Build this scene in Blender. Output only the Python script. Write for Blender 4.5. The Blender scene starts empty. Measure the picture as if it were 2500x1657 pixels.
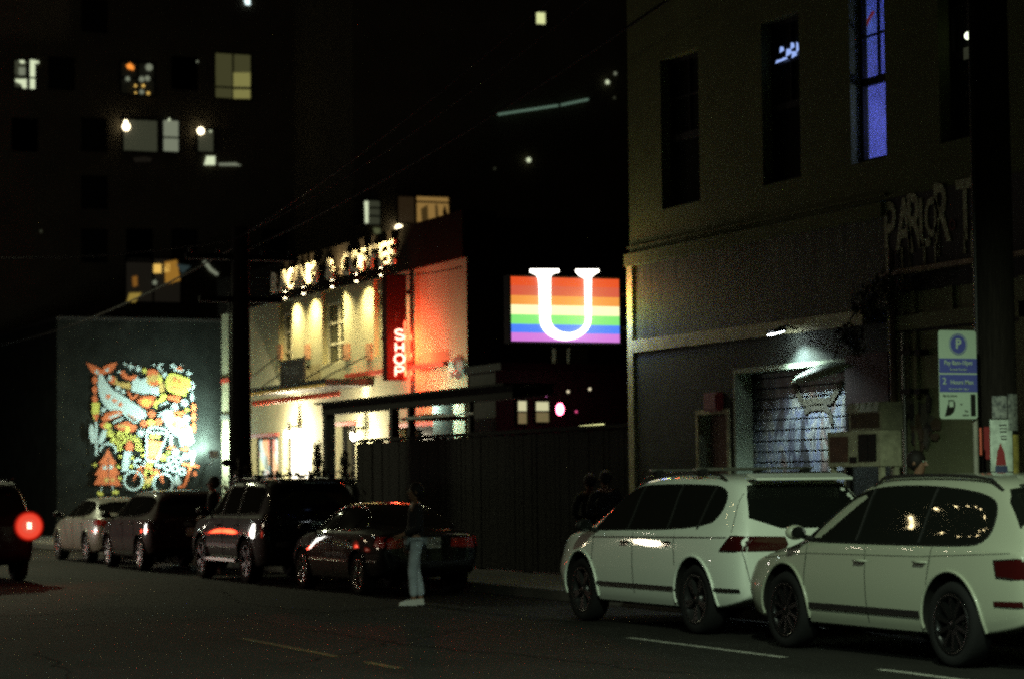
import bpy, bmesh, math, random
from mathutils import Vector, Matrix
from mathutils.bvhtree import BVHTree
from math import radians as R, sin, cos, pi
random.seed(7)
SC = bpy.context.scene
COL = SC.collection

# ------------------------------------------------------------------ camera
CAMP = Vector((0, 0, 1.7)); YAW = R(23.2); PIT = math.atan(346.5/5903); ROLL = .010; F = 5903.0
_f = Vector((sin(YAW)*cos(PIT), cos(YAW)*cos(PIT), sin(PIT)))
_r = Vector((cos(YAW), -sin(YAW), 0)); _u = _r.cross(_f)
RR = _r*cos(ROLL) - _u*sin(ROLL); UU = _u*cos(ROLL) + _r*sin(ROLL)
def ray(x, y): return _f*F + RR*(x-1250) + UU*(828.5-y)
def onx(x, y, X): d = ray(x, y); return CAMP + d*((X-CAMP.x)/d.x)     # point of the wall plane X seen there
def ony(x, y, Y): d = ray(x, y); return CAMP + d*((Y-CAMP.y)/d.y)
def onz(x, y, Z): d = ray(x, y); return CAMP + d*((Z-CAMP.z)/d.z)
cd = bpy.data.cameras.new('camera'); cam = bpy.data.objects.new('camera', cd); COL.objects.link(cam)
M = Matrix((RR, UU, -_f)).transposed().to_4x4(); M.translation = CAMP; cam.matrix_world = M
cd.sensor_width = 36; cd.lens = F/2500*36; cd.clip_end = 600; cd.clip_start = .2
cd.dof.use_dof = True; cd.dof.focus_distance = 27; cd.dof.aperture_fstop = 1.7
SC.camera = cam

# ------------------------------------------------------------------ materials
MATS = {}
def mat(name, col, rough=.7, metal=0, var=.0, scale=3, bump=0, bscale=40, emit=None, es=0, coat=0, alpha=1, spec=.5, stretch=None, col2=None):
    if name in MATS: return MATS[name]
    m = bpy.data.materials.new(name); m.use_nodes = True; nt = m.node_tree; b = nt.nodes['Principled BSDF']
    b.inputs['Base Color'].default_value = (*col, 1); b.inputs['Roughness'].default_value = rough
    b.inputs['Metallic'].default_value = metal; b.inputs['Coat Weight'].default_value = coat
    b.inputs['Coat Roughness'].default_value = .04; b.inputs['Specular IOR Level'].default_value = spec
    if alpha < 1: b.inputs['Alpha'].default_value = alpha
    if emit: b.inputs['Emission Color'].default_value = (*emit, 1); b.inputs['Emission Strength'].default_value = es
    if var or bump or col2:
        tc = nt.nodes.new('ShaderNodeTexCoord'); mp = nt.nodes.new('ShaderNodeMapping')
        nt.links.new(tc.outputs['Object'], mp.inputs['Vector'])
        if stretch: mp.inputs['Scale'].default_value = stretch
    if var or col2:
        n = nt.nodes.new('ShaderNodeTexNoise'); n.inputs['Scale'].default_value = scale; n.inputs['Detail'].default_value = 6; n.inputs['Roughness'].default_value = .65
        nt.links.new(mp.outputs['Vector'], n.inputs['Vector'])
        r = nt.nodes.new('ShaderNodeValToRGB')
        a = col2 if col2 else tuple(c*(1-var) for c in col); c = col if col2 else tuple(min(1, k*(1+var)) for k in col)
        r.color_ramp.elements[0].color = (*a, 1); r.color_ramp.elements[1].color = (*c, 1)
        r.color_ramp.elements[0].position = .35; r.color_ramp.elements[1].position = .65
        nt.links.new(n.outputs['Fac'], r.inputs['Fac']); nt.links.new(r.outputs['Color'], b.inputs['Base Color'])
    if bump:
        n2 = nt.nodes.new('ShaderNodeTexNoise'); n2.inputs['Scale'].default_value = bscale; n2.inputs['Detail'].default_value = 5
        nt.links.new(mp.outputs['Vector'], n2.inputs['Vector'])
        bp = nt.nodes.new('ShaderNodeBump'); bp.inputs['Strength'].default_value = bump; bp.inputs['Distance'].default_value = .02
        nt.links.new(n2.outputs['Fac'], bp.inputs['Height']); nt.links.new(bp.outputs['Normal'], b.inputs['Normal'])
    MATS[name] = m; return m
asphalt = mat('asphalt', (.018,.017,.0145), .85, var=.6, scale=.9, bump=.5, bscale=55, spec=.12, stretch=(1,.45,1), col2=(.010,.010,.008))
concrete = mat('concrete', (.10,.098,.085), .85, var=.2, scale=2, bump=.3, bscale=60)
white_line = mat('white_line', (.26,.26,.22), .7, var=.5, scale=9)
yellow_line = mat('yellow_line', (.055,.045,.014), .7, var=.6, scale=9)
stucco = mat('ochre_stucco', (.105,.125,.045), .9, var=.12, scale=1.3, bump=.25, bscale=35)
boards = mat('charcoal_boards', (.052,.062,.042), .7, var=.65, scale=4, stretch=(1, 2.2, .22), bump=.2, bscale=25, spec=.2)
plaster = mat('dark_plaster', (.036,.046,.036), .85, var=.25, scale=2.5, bump=.3, bscale=30)
cream = mat('cream_trim', (.40,.40,.22), .7, var=.35, scale=7)
pale = mat('pale_mint_wall', (.30,.36,.25), .8, var=.18, scale=1.6, bump=.15)
black = mat('black_paint', (.008,.008,.007), .7, spec=.2)
blackmetal = mat('black_metal', (.015,.014,.013), .45, metal=.3)
rubber = mat('rubber', (.008,.008,.008), .9, bump=.2, bscale=30, spec=.15)
steel = mat('steel', (.35,.36,.34), .35, metal=.9)
chrome = mat('chrome', (.7,.7,.68), .12, metal=1)
alloy = mat('grey_alloy', (.32,.32,.31), .3, metal=.9)
darkalloy = mat('black_alloy', (.03,.03,.03), .35, metal=.6)
glassblk = mat('tinted_glass', (.006,.007,.006), .03, spec=.6, coat=.4)
glassdk = mat('dark_glass', (.01,.012,.012), .12, spec=.35)
paint_white = mat('white_car_paint', (.66,.72,.62), .38, coat=.9)
paint_warm = mat('pearl_car_paint', (.29,.31,.235), .36, coat=.9)
paint_black = mat('black_car_paint', (.007,.007,.007), .6, coat=1, spec=.1)
paint_dark = mat('dark_car_paint', (.010,.008,.008), .6, coat=1, spec=.1)
paint_red = mat('dark_red_car_paint', (.035,.012,.010), .6, coat=1, spec=.1)
paint_silver = mat('silver_white_car_paint', (.50,.52,.44), .35, coat=.9)
redlens = mat('red_lens', (.030,.003,.003), .12, coat=.8)
redlit = mat('lit_brake_lens', (.5,.02,.01), .3, emit=(1,.035,.012), es=4)
clearlens = mat('clear_lens', (.4,.4,.4), .1, coat=1)
plank = mat('dark_fence_planks', (.006,.005,.0035), .9, spec=.15, var=.5, scale=5, stretch=(1, 8, .5), bump=.3)
foliage = mat('dark_foliage', (.028,.034,.018), .7, var=.5, scale=8)
barkm = mat('bark', (.06,.045,.03), .9, var=.4, scale=12, bump=.5)
poletar = mat('tarred_pole_wood', (.012,.010,.008), .9, spec=.1, var=.4, scale=8, stretch=(6,6,.4), bump=.4)
skin = mat('skin', (.30,.16,.10), .6)
denim = mat('pale_denim', (.42,.48,.54), .9, var=.2, scale=14, bump=.3, bscale=60)
darkcloth = mat('dark_cloth', (.012,.011,.013), .9, bump=.2)
greycloth = mat('grey_cloth', (.022,.025,.028), .9, var=.3, scale=9)
hairm = mat('dark_hair', (.012,.009,.007), .7)
wshoe = mat('white_shoe', (.62,.62,.58), .6)
def emitm(name, col, s): return mat(name, (.05,.05,.05), .5, emit=col, es=s)

# ------------------------------------------------------------------ mesh builder
class MB:
    def __init__(s): s.v = []; s.f = []; s.m = []; s.sm = []
    def add(s, vs, fs, mi=0, smooth=False):
        o = len(s.v); s.v += [tuple(v) for v in vs]
        for f in fs: s.f.append([i+o for i in f]); s.m.append(mi); s.sm.append(smooth)
    def box(s, x0, x1, y0, y1, z0, z1, mi=0, T=None):
        if x0 > x1: x0, x1 = x1, x0
        if y0 > y1: y0, y1 = y1, y0
        if z0 > z1: z0, z1 = z1, z0
        vs = [Vector(p) for p in ((x0,y0,z0),(x1,y0,z0),(x1,y1,z0),(x0,y1,z0),(x0,y0,z1),(x1,y0,z1),(x1,y1,z1),(x0,y1,z1))]
        if T: vs = [T @ v for v in vs]
        s.add(vs, [(0,3,2,1),(4,5,6,7),(0,1,5,4),(1,2,6,5),(2,3,7,6),(3,0,4,7)], mi)
    def tube(s, pts, r, n=8, mi=0, cap=True):
        pts = [Vector(p) for p in pts]; rs = r if isinstance(r, (list, tuple)) else [r]*len(pts)
        rings = []
        for i, p in enumerate(pts):
            d = (pts[min(i+1, len(pts)-1)] - pts[max(i-1, 0)]); d = d.normalized() if d.length > 0 else Vector((0,0,1))
            a = d.cross(Vector((0,0,1)));  a = a.normalized() if a.length > .01 else Vector((1,0,0)); b = d.cross(a)
            rings.append([p + (a*cos(2*pi*k/n) + b*sin(2*pi*k/n))*rs[i] for k in range(n)])
        vs = [v for rg in rings for v in rg]
        fs = [(i*n+k, i*n+(k+1)%n, (i+1)*n+(k+1)%n, (i+1)*n+k) for i in range(len(pts)-1) for k in range(n)]
        s.add(vs, fs, mi, True)
        if cap: s.add(rings[0], [list(range(n))[::-1]], mi); s.add(rings[-1], [list(range(n))], mi)
    def lathe(s, prof, n=24, axis='z', c=(0,0,0), mi=0):
        c = Vector(c); vs = []
        for (r, h) in prof:
            for k in range(n):
                a = 2*pi*k/n
                p = Vector((r*cos(a), r*sin(a), h)) if axis == 'z' else Vector((r*cos(a), h, r*sin(a)))
                vs.append(c+p)
        m = len(prof)
        s.add(vs, [(i*n+k, i*n+(k+1)%n, (i+1)*n+(k+1)%n, (i+1)*n+k) for i in range(m-1) for k in range(n)], mi, True)
    def prism(s, pts, d, mi=0):      # planar outline (list of Vector) thickened by vector d
        n = len(pts); pts = [Vector(p) for p in pts]; d = Vector(d)
        s.add(pts + [p+d for p in pts], [list(range(n)), list(range(2*n-1, n-1, -1))] + [(i, i+n, (i+1)%n+n, (i+1)%n) for i in range(n)], mi)
    def ball(s, c, r, n=10, mi=0, sc=(1,1,1)):
        prof = [(max(.0005, r*sin(pi*i/n)), -r*cos(pi*i/n)) for i in range(n+1)]
        vs = []; 
        for (q, h) in prof:
            for k in range(n): a = 2*pi*k/n; vs.append((c[0]+q*cos(a)*sc[0], c[1]+q*sin(a)*sc[1], c[2]+h*sc[2]))
        s.add(vs, [(i*n+k, i*n+(k+1)%n, (i+1)*n+(k+1)%n, (i+1)*n+k) for i in range(n) for k in range(n)], mi, True)
    def build(s, name, mats, parent=None, fix=True):
        me = bpy.data.meshes.new(name); me.from_pydata(s.v, [], s.f)
        if not isinstance(mats, (list, tuple)): mats = [mats]
        for m in mats: me.materials.append(m)
        me.polygons.foreach_set('material_index', s.m); me.polygons.foreach_set('use_smooth', s.sm)
        if fix:
            bm = bmesh.new(); bm.from_mesh(me); bmesh.ops.recalc_face_normals(bm, faces=bm.faces); bm.to_mesh(me); bm.free()
        o = bpy.data.objects.new(name, me); COL.objects.link(o)
        if parent: o.parent = parent
        return o
def tag(o, label=None, cat=None, group=None, kind=None):
    if label: o['label'] = label
    if cat: o['category'] = cat
    if group: o['group'] = group
    if kind: o['kind'] = kind
    return o
def empty(name, loc=(0,0,0), rz=0, label=None, cat=None, group=None):
    o = bpy.data.objects.new(name, None); COL.objects.link(o); o.location = loc; o.rotation_euler = (0,0,rz); o.empty_display_size = .2
    return tag(o, label, cat, group)
def textmesh(txt, size, ext=.004, bold=0, spacing=1):
    c = bpy.data.curves.new('t', 'FONT'); c.body = txt; c.size = size; c.extrude = ext; c.offset = bold; c.space_character = spacing
    c.align_x = 'CENTER'; c.align_y = 'CENTER'; c.resolution_u = 3
    o = bpy.data.objects.new('t', c); COL.objects.link(o); dg = bpy.context.evaluated_depsgraph_get(); dg.update()
    me = bpy.data.meshes.new_from_object(o.evaluated_get(dg)); bpy.data.objects.remove(o)
    vs = [v.co.copy() for v in me.vertices]; fs = [list(p.vertices) for p in me.polygons]; bpy.data.meshes.remove(me)
    return vs, fs
def text_to(mb, txt, size, T, mi=0, ext=.004, bold=0, sx=1, spacing=1):
    vs, fs = textmesh(txt, size, ext, bold, spacing); mb.add([T @ Vector((v.x*sx, v.y, v.z)) for v in vs], fs, mi)
def frame_T(o, xdir, ydir):  # text frame: x along the line, y up
    x = Vector(xdir).normalized(); y = Vector(ydir).normalized(); z = x.cross(y)
    T = Matrix((x, y, z)).transposed().to_4x4(); T.translation = Vector(o); return T
TOCAM_Y = lambda p: frame_T(p, (1,0,0), (0,0,1))      # a face turned down the street towards -Y
TOCAM_X = lambda p: frame_T(p, (0,-1,0), (0,0,1))     # a face on a street-side wall, turned to -X

def spot(name, loc, target, power, col, ang, blend=.6, rad=.05):
    l = bpy.data.lights.new(name, 'SPOT'); l.energy = power; l.color = col; l.spot_size = R(ang); l.spot_blend = blend; l.shadow_soft_size = rad
    o = bpy.data.objects.new(name, l); COL.objects.link(o); o.location = loc
    o.rotation_euler = (Vector(target)-Vector(loc)).to_track_quat('-Z', 'Y').to_euler(); return o
def point(name, loc, power, col, rad=.1):
    l = bpy.data.lights.new(name, 'POINT'); l.energy = power; l.color = col; l.shadow_soft_size = rad
    o = bpy.data.objects.new(name, l); COL.objects.link(o); o.location = loc; return o

# ------------------------------------------------------------------ ground
def slab(name, x0, x1, y0, y1, z0, z1, m, **k):
    b = MB(); b.box(x0, x1, y0, y1, z0, z1); o = b.build(name, m); tag(o, kind='structure'); return o
g = MB(); g.add([(-150,-60,-.02),(250,-60,-.02),(250,300,-.02),(-150,300,-.02)], [(0,1,2,3)]); tag(g.build('ground', asphalt), kind='structure')
g = MB(); g.add([(-4,-20,0),(14.3,-20,0),(14.3,200,0),(-4,200,0)], [(0,1,2,3)]); road = tag(g.build('road', asphalt), kind='structure')
slab('kerb', 14.3, 14.45, -20, 200, -.01, .14, concrete)
slab('pavement', 14.45, 24, -20, 200, -.01, .135, concrete)
random.seed(17)
pt = MB()
for (x, y, w, l) in ((5.2,20,1.6,5.5),(9.4,27,.8,9),(6.6,34,2.0,4),(8.8,15.5,1.1,3.2)):
    n = 14; pt.add([(x+w/2*cos(2*pi*k/n)*random.uniform(.85,1.1)*1.25, y+l/2*sin(2*pi*k/n)*random.uniform(.9,1.08), .003) for k in range(n)], [tuple(range(n))])
tag(pt.build('road_patch', mat('patched_asphalt', (.012,.011,.010), .85, var=.3, scale=5, spec=.12)), kind='structure')
ck = MB()
for (x, y, dx, dy) in ((4.0,17,.15,1),(7.0,22,.5,.6),(9.9,19,-.1,1),(6.0,29,.9,.3),(10.4,31,.1,1),(8.4,37,.8,.4)):
    px_, py_ = x, y
    for k in range(26):
        qx, qy = px_+dx*.3+random.uniform(-.12,.12), py_+dy*.3+random.uniform(-.08,.08); d = Vector((qx-px_, qy-py_)).normalized()*.012; ck.add([(px_-d.y,py_+d.x,.0045),(px_+d.y,py_-d.x,.0045),(qx+d.y,qy-d.x,.0045),(qx-d.y,qy+d.x,.0045)], [(0,1,2,3)]); px_, py_ = qx, qy
tag(ck.build('road_crack', mat('crack_tar', (.005,.005,.005), .9, spec=.1)), kind='structure')
def dash(name, X, y0, y1, w, m):
    b = MB(); n = 8
    for i in range(n):
        a = y0+(y1-y0)*i/n; c = y0+(y1-y0)*(i+1)/n; j = random.uniform(-.008,.008)
        b.add([(X-w/2+j,a,.005),(X+w/2+j,a,.005),(X+w/2+j,c,.005),(X-w/2+j,c,.005)], [(0,1,2,3)])
    return tag(b.build(name, m), kind='structure')
for (a, c) in ((23.7,20.3),(18.6,16.6)): dash('parking_line', 11.5, c, a, .10, white_line)
for (a, c) in ((25.8,22.6),(21.8,20.9)): dash('centre_line', 7.8, c, a, .11, yellow_line)

# ------------------------------------------------------------------ wall with openings on a plane X = const
def wall_x(mb, X, y0, y1, z0, z1, ops=(), depth=.25, mi=0, mir=None):
    ys = sorted({y0, y1, *[v for o in ops for v in o[:2]]}); zs = sorted({z0, z1, *[v for o in ops for v in o[2:4]]})
    ys = [v for v in ys if y0 <= v <= y1]; zs = [v for v in zs if z0 <= v <= z1]
    for a, b in zip(ys, ys[1:]):
        for c, d in zip(zs, zs[1:]):
            if any(o[0] <= (a+b)/2 <= o[1] and o[2] <= (c+d)/2 <= o[3] for o in ops): continue
            mb.add([(X,a,c),(X,b,c),(X,b,d),(X,a,d)], [(0,1,2,3)], mi)
    for o in ops:
        a, b, c, d = o[:4]; D = X+depth; m2 = mi if mir is None else mir
        for q in ([(X,a,c),(D,a,c),(D,b,c),(X,b,c)], [(X,a,d),(D,a,d),(D,b,d),(X,b,d)], [(X,a,c),(D,a,c),(D,a,d),(X,a,d)], [(X,b,c),(D,b,c),(D,b,d),(X,b,d)]):
            mb.add(q, [(0,1,2,3)], m2)

# ================================================================== CORNER BUILDING (right)
XF = 16.7
cb = empty('corner_building', (XF,27,0), 0, 'two storey ochre corner building with roller shutter and charcoal boarded lower wall', 'building')
def rel(o, root): o.matrix_parent_inverse = Matrix.Translation(-Vector(root.location)); return o
def part(mb, name, mats, root, **k):
    o = mb.build(name, mats, root, **k)
    if isinstance(root, bpy.types.Object): rel(o, root) if root.type == 'EMPTY' else None
    return o
YC = onx(1540, 800, XF).y
zc = 5.28; zt = 3.70
def rect_x(x0, x1, ytop, ybot, X):
    a = onx(x0, ytop, X); b = onx(x1, ytop, X); c = onx((x0+x1)/2, (ybot+ytop)/2, X)
    zb_ = onx((x0+x1)/2, ybot, X).z; zt_ = onx((x0+x1)/2, ytop, X).z
    return (b.y, a.y, zb_, zt_)
w1 = rect_x(1612, 1705, 205, 528, XF); w2 = rect_x(1858, 1950, 110, 465, XF); w3 = rect_x(2072, 2158, 40, 392, XF); w4 = rect_x(2290, 2375, 70, 325, XF)
wins = []
for w in (w1, w2, w3, w4): wins.append((w[0], w[1], 5.84, 8.15))
ga = rect_x(1796, 2064, 905, 1200, XF); garage = (ga[0], ga[1], .14, 3.22)
dr = rect_x(1706, 1776, 1020, 1200, XF); door = (dr[0], dr[1], .14, 2.66)
YP = onx(2172, 800, XF).y     # where the parlour shopfront begins
up = MB(); wall_x(up, XF, 12, YC, zc, 13.5, wins, .28)
part(up, 'upper_wall', stucco, cb)
mid = MB(); wall_x(mid, XF+.01, YP, YC-.16, zt+.19, zc-.22, (), .1); part(mid, 'boarded_panel', boards, cb)
low = MB(); wall_x(low, XF+.01, YP, YC-.16, .13, zt, [garage, door], .26, 0, 1); part(low, 'lower_wall', [plaster, pale], cb)
rest = MB(); rest.box(XF+2.1, 32, 12, YC-.02, .1, 13.4); part(rest, 'rear_mass', plaster, cb)
sd = MB(); sd.add([(XF,YC,0),(32,YC,0),(32,YC,13.5),(XF,YC,13.5)], [(0,1,2,3)]); sd.add([(XF,12,0),(32,12,0),(32,12,13.5),(XF,12,13.5)], [(0,1,2,3)]); part(sd, 'side_wall', stucco, cb)
pp = MB(); pp.box(XF-.25, XF+.2, 11.9, YC+.1, 13.5, 13.9); part(pp, 'parapet', cream, cb)
co = MB(); co.box(XF-.10, XF+.02, YP, YC+.02, zc-.22, zc-.03); co.box(XF-.05, XF+.02, YP, YC, zc+.05, zc+.09); part(co, 'cornice', stucco, cb)
tr = MB(); tr.box(XF-.05, XF+.02, onx(2113,791,XF).y, YC-.16, zt, zt+.19); tr.box(XF-.05, XF+.03, YC-.16, YC+.03, .13, zc-.22); part(tr, 'trim_board', cream, cb)
# windows
WL = [emitm('dim_window_glow', (.3,.32,.55), .012)]
def sash(w, glassm, name='window', X=XF+.16):
    y0, y1, z0, z1 = w; fr = MB(); t = .06; zm = z0+(z1-z0)*.47
    for q in ((y0,y0+t,z0,z1),(y1-t,y1,z0,z1),(y0+t,y1-t,z0,z0+t),(y0+t,y1-t,z1-t,z1),(y0+t,y1-t,zm-.05,zm+.05)): fr.box(X, X+.07, *q)
    for zz in (z0+(zm-z0)*2, ): pass
    fr.box(X+.01, X+.05, (y0+y1)/2-.012, (y0+y1)/2+.012, zm+.05, z1-t)
    zq = zm+(z1-zm)*.5; fr.box(X+.012, X+.052, y0+t, y1-t, zq-.012, zq+.012)
    f = part(fr, name, black, cb)
    p = MB(); p.add([(X+.05,y0,z0),(X+.05,y1,z0),(X+.05,y1,z1),(X+.05,y0,z1)], [(0,1,2,3)]); pn = p.build('pane', glassm, f)
    return f
sash(wins[0], glassdk); sash(wins[1], glassdk); sash(wins[3], glassdk)
clear = mat('clear_pane', (.02,.02,.03), .05, alpha=.15)
sash(wins[2], clear)
# the room glowing blue behind the third window
y0, y1, z0, z1 = wins[2]
bl = mat('blue_lit_room_wall', (.40,.42,.72), .9, var=.3, scale=1.5)  # blue of the room light tinted into the wall colour
rm = MB()
X0, X1 = XF+.3, XF+1.9
a, b = y0-.5, y1+.9
rm.add([(X1,a,z0-.2),(X1,b,z0-.2),(X1,b,z1+.4),(X1,a,z1+.4)], [(0,1,2,3)])
rm.add([(X0,b,z0-.2),(X1,b,z0-.2),(X1,b,z1+.4),(X0,b,z1+.4)], [(0,1,2,3)])
rm.add([(X0,a,z0-.2),(X1,a,z0-.2),(X1,a,z1+.4),(X0,a,z1+.4)], [(0,1,2,3)])
rm.add([(X0,a,z0-.2),(X1,a,z0-.2),(X1,b,z0-.2),(X0,b,z0-.2)], [(0,1,2,3)])
rm.add([(X0,a,z1+.4),(X1,a,z1+.4),(X1,b,z1+.4),(X0,b,z1+.4)], [(0,1,2,3)])
part(rm, 'lit_room', bl, cb)
roofm = MB(); roofm.box(XF+.02, XF+2.1, 12.05, YC-.05, 13.3, 13.45); part(roofm, 'roof', plaster, cb)
point('room_light', (XF+1.0, w3[0]+.15, 6.6), 26, (.42,.48,1), .12)
lt = MB(); p = onx(2155, 300, XF+1.2); lt.tube([(XF+1.2, p.y, p.z-.17), (XF+1.2, p.y, p.z+.17)], .03); part(lt, 'wall_lamp', emitm('blue_tube_glow', (.35,.6,1), 30), cb)
st = MB(); q1 = onx(2078,68,XF+.6); q2 = onx(2092,54,XF+.6); q3 = onx(2112,50,XF+.6); st.tube([q1,q2,q3], .018); part(st, 'cyan_tube', emitm('cyan_tube_glow', (.35,.9,1), 6), cb)
st = MB(); q1 = onx(2110,75,XF+.6); q2 = onx(2120,50,XF+.6); q3 = onx(2132,30,XF+.6); st.tube([q1,q2,q3], .02); part(st, 'red_tube', emitm('dim_red_glow', (1,.06,.02), .10), cb)
# bluish reflections in the top of the second window, made as glowing shapes
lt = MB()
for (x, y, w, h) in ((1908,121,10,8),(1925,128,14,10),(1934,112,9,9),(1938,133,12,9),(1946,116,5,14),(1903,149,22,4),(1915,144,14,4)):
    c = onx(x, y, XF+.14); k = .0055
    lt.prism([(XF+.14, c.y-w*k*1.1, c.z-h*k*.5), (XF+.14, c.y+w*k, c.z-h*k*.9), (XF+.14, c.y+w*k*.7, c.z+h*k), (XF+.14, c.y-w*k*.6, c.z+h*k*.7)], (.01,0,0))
part(lt, 'bluish_reflection_glow', emitm('pale_blue_glow', (.35,.5,1), .9), cb)
lt = MB(); c = onx(2364, 88, XF+.13); lt.ball(c, .05, 8); part(lt, 'window_lamp', emitm('pale_glow', (.9,1,.7), 2.5), cb)
lt = MB(); c = onx(2352,118,XF+.15); d = onx(2368,143,XF+.15); lt.add([(c.x,c.y,c.z),(c.x,d.y,c.z),(c.x,d.y,d.z),(c.x,c.y,d.z)], [(0,1,2,3)]); part(lt, 'lit_curtain', emitm('dim_olive_glow', (.3,.33,.2), .07), cb)
# roller shutter
gm = bpy.data.materials.new('graffiti_slats'); gm.use_nodes = True; nt = gm.node_tree; b = nt.nodes['Principled BSDF']; b.inputs['Roughness'].default_value = .5
tc = nt.nodes.new('ShaderNodeTexCoord'); mp = nt.nodes.new('ShaderNodeMapping'); mp.inputs['Scale'].default_value = (1,1.3,.6); nt.links.new(tc.outputs['Object'], mp.inputs[0])
n = nt.nodes.new('ShaderNodeTexNoise'); n.inputs['Scale'].default_value = 1.9; n.inputs['Detail'].default_value = 4; n.inputs['Distortion'].default_value = .8; nt.links.new(mp.outputs[0], n.inputs['Vector'])
r = nt.nodes.new('ShaderNodeValToRGB'); nt.links.new(n.outputs['Fac'], r.inputs['Fac']); cr = r.color_ramp
cr.elements[0].position = .36; cr.elements[0].color = (.05,.055,.06,1); cr.elements[1].position = .46; cr.elements[1].color = (.30,.35,.36,1)
for ps, c in ((.41,(.10,.11,.16,1)),(.51,(.16,.19,.32,1)),(.55,(.42,.44,.40,1)),(.60,(.08,.09,.11,1)),(.66,(.26,.19,.16,1)),(.72,(.36,.40,.36,1))):
    e = cr.elements.new(ps); e.color = c
nt.links.new(r.outputs['Color'], b.inputs['Base Color'])
y0, y1, z0, z1 = garage; gd = MB(); GX = XF+.26
k = int((z1-z0)/.15)
for i in range(k+1):
    a = z0+i*.15; t = min(z1, a+.146)
    gd.prism([(GX+.03,y0,a),(GX,y0,a+.012),(GX+.004,y0,t-.012),(GX+.03,y0,t)], (0,y1-y0,0))
gd.box(GX+.035, GX+.06, y0, y1, z0, z1, 1)
part(gd, 'roller_shutter', [gm, black], cb)
fr = MB(); t = .06
fr.box(XF-.012, XF+.012, y0-t, y1+t, z1, z1+.07); fr.box(XF-.012, XF+.012, y1, y1+t, .13, z1); fr.box(XF-.012, XF+.012, y0-t, y0, .13, z1, 1)
part(fr, 'shutter_frame', [pale, black], cb)
# tan outline painted on the shutter: a tapering vase over an arch
def on_shutter(pts, w, m, name, X=GX-.012):
    bb = MB(); P = [onx(x/3.734+1680, y/3.734+820, X) for x, y in pts]
    for p, q in zip(P, P[1:]):
        d = (q-p); nrm = Vector((0,-d.z,d.y)).normalized()*w
        bb.prism([p-nrm, q-nrm, q+nrm, p+nrm], (-.004,0,0))
    part(bb, name, m, cb)
tanp = mat('tan_graffiti', (.085,.08,.055), .8, var=.3, scale=9)
on_shutter([(960,430),(1040,600),(1300,590),(1400,420)], .05, tanp, 'graffiti_outline')
on_shutter([(1060,690),(1110,650),(1230,640),(1290,690),(1310,800)], .045, tanp, 'graffiti_outline')
# small door
y0, y1, z0, z1 = door
db = MB(); db.box(XF+.2, XF+.25, y0, y1, z0, z1); dd = part(db, 'door', mat('pinkish_door', (.33,.22,.20), .75, var=.25, scale=3), cb)
hb = MB(); hb.tube([(XF+.2,y0+.09,1.1),(XF+.14,y0+.09,1.1),(XF+.14,y0+.2,1.1)], .012); hb.build('handle', steel, dd)
nb = MB(); nb.box(XF+.19, XF+.198, (y0+y1)/2-.1, (y0+y1)/2+.12, 1.45, 1.75); nb.build('notice', mat('red_notice', (.35,.06,.05), .8, var=.4, scale=20), dd)
fr = MB(); t = .07
fr.box(XF-.02, XF+.012, y0-t, y1+t, z1, z1+t); fr.box(XF-.02, XF+.012, y1, y1+t, .13, z1); fr.box(XF-.02, XF+.012, y0-t, y0, .13, z1); part(fr, 'door_frame', cream, cb)
rb = rect_x(1725, 1757, 958, 1003, XF-.05); bb = MB(); bb.box(XF-.1, XF+.01, *rb); bb.box(XF-.115, XF-.1, rb[0]+.03, rb[1]-.03, rb[2]+.03, rb[3]-.03); bx = part(bb, 'alarm_box', mat('red_box_paint', (.20,.012,.012), .6), cb); tag(bx)
# wall lamp over the shutter
lp = onx(1905, 812, XF-.32)
wl = empty('wall_lamp', (XF, lp.y, lp.z), 0, 'small floodlight on an arm over the roller shutter, throwing a cold patch on the wall', 'lamp')
b = MB(); b.tube([(-.0,0,.02),(-.2,.02,.10),(-.32,.08,.07)], .012); b.build('arm', blackmetal, wl)
b = MB(); b.prism([(-.46,-.02,.035),(-.24,-.02,.075),(-.22,-.02,.035),(-.42,-.02,-.02)], (0,.20,0)); b.build('lamp_shade', blackmetal, wl)
b = MB(); b.prism([(-.43,.0,-.024),(-.25,.0,.026),(-.25,.0,.020),(-.43,.0,-.030)], (0,.16,0)); b.build('lens', emitm('cold_lens', (.85,.95,1), 40), wl)
spot('shutter_spot', (XF-.24, lp.y-.02, lp.z-.03), (XF-.10, lp.y-.04, 2.3), 120, (.66,.86,1), 108, 1, .05)
spot('shutter_flood', (XF-.36, lp.y-.02, lp.z-.03), (XF-.1, lp.y-.5, 0), 110, (.78,1,.95), 130, .5, .03)
# pale curved sheet under the lamp
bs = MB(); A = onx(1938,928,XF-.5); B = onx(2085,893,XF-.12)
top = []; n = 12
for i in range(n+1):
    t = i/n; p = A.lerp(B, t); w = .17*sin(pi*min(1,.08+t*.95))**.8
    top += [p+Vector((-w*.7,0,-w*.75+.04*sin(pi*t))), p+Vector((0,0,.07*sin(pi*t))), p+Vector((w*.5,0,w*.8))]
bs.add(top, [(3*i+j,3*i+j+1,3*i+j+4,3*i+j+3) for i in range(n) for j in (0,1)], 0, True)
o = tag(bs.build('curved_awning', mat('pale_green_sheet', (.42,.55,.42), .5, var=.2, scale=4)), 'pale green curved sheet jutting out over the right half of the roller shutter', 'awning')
sm = o.modifiers.new('s','SOLIDIFY'); sm.thickness = .012
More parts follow.
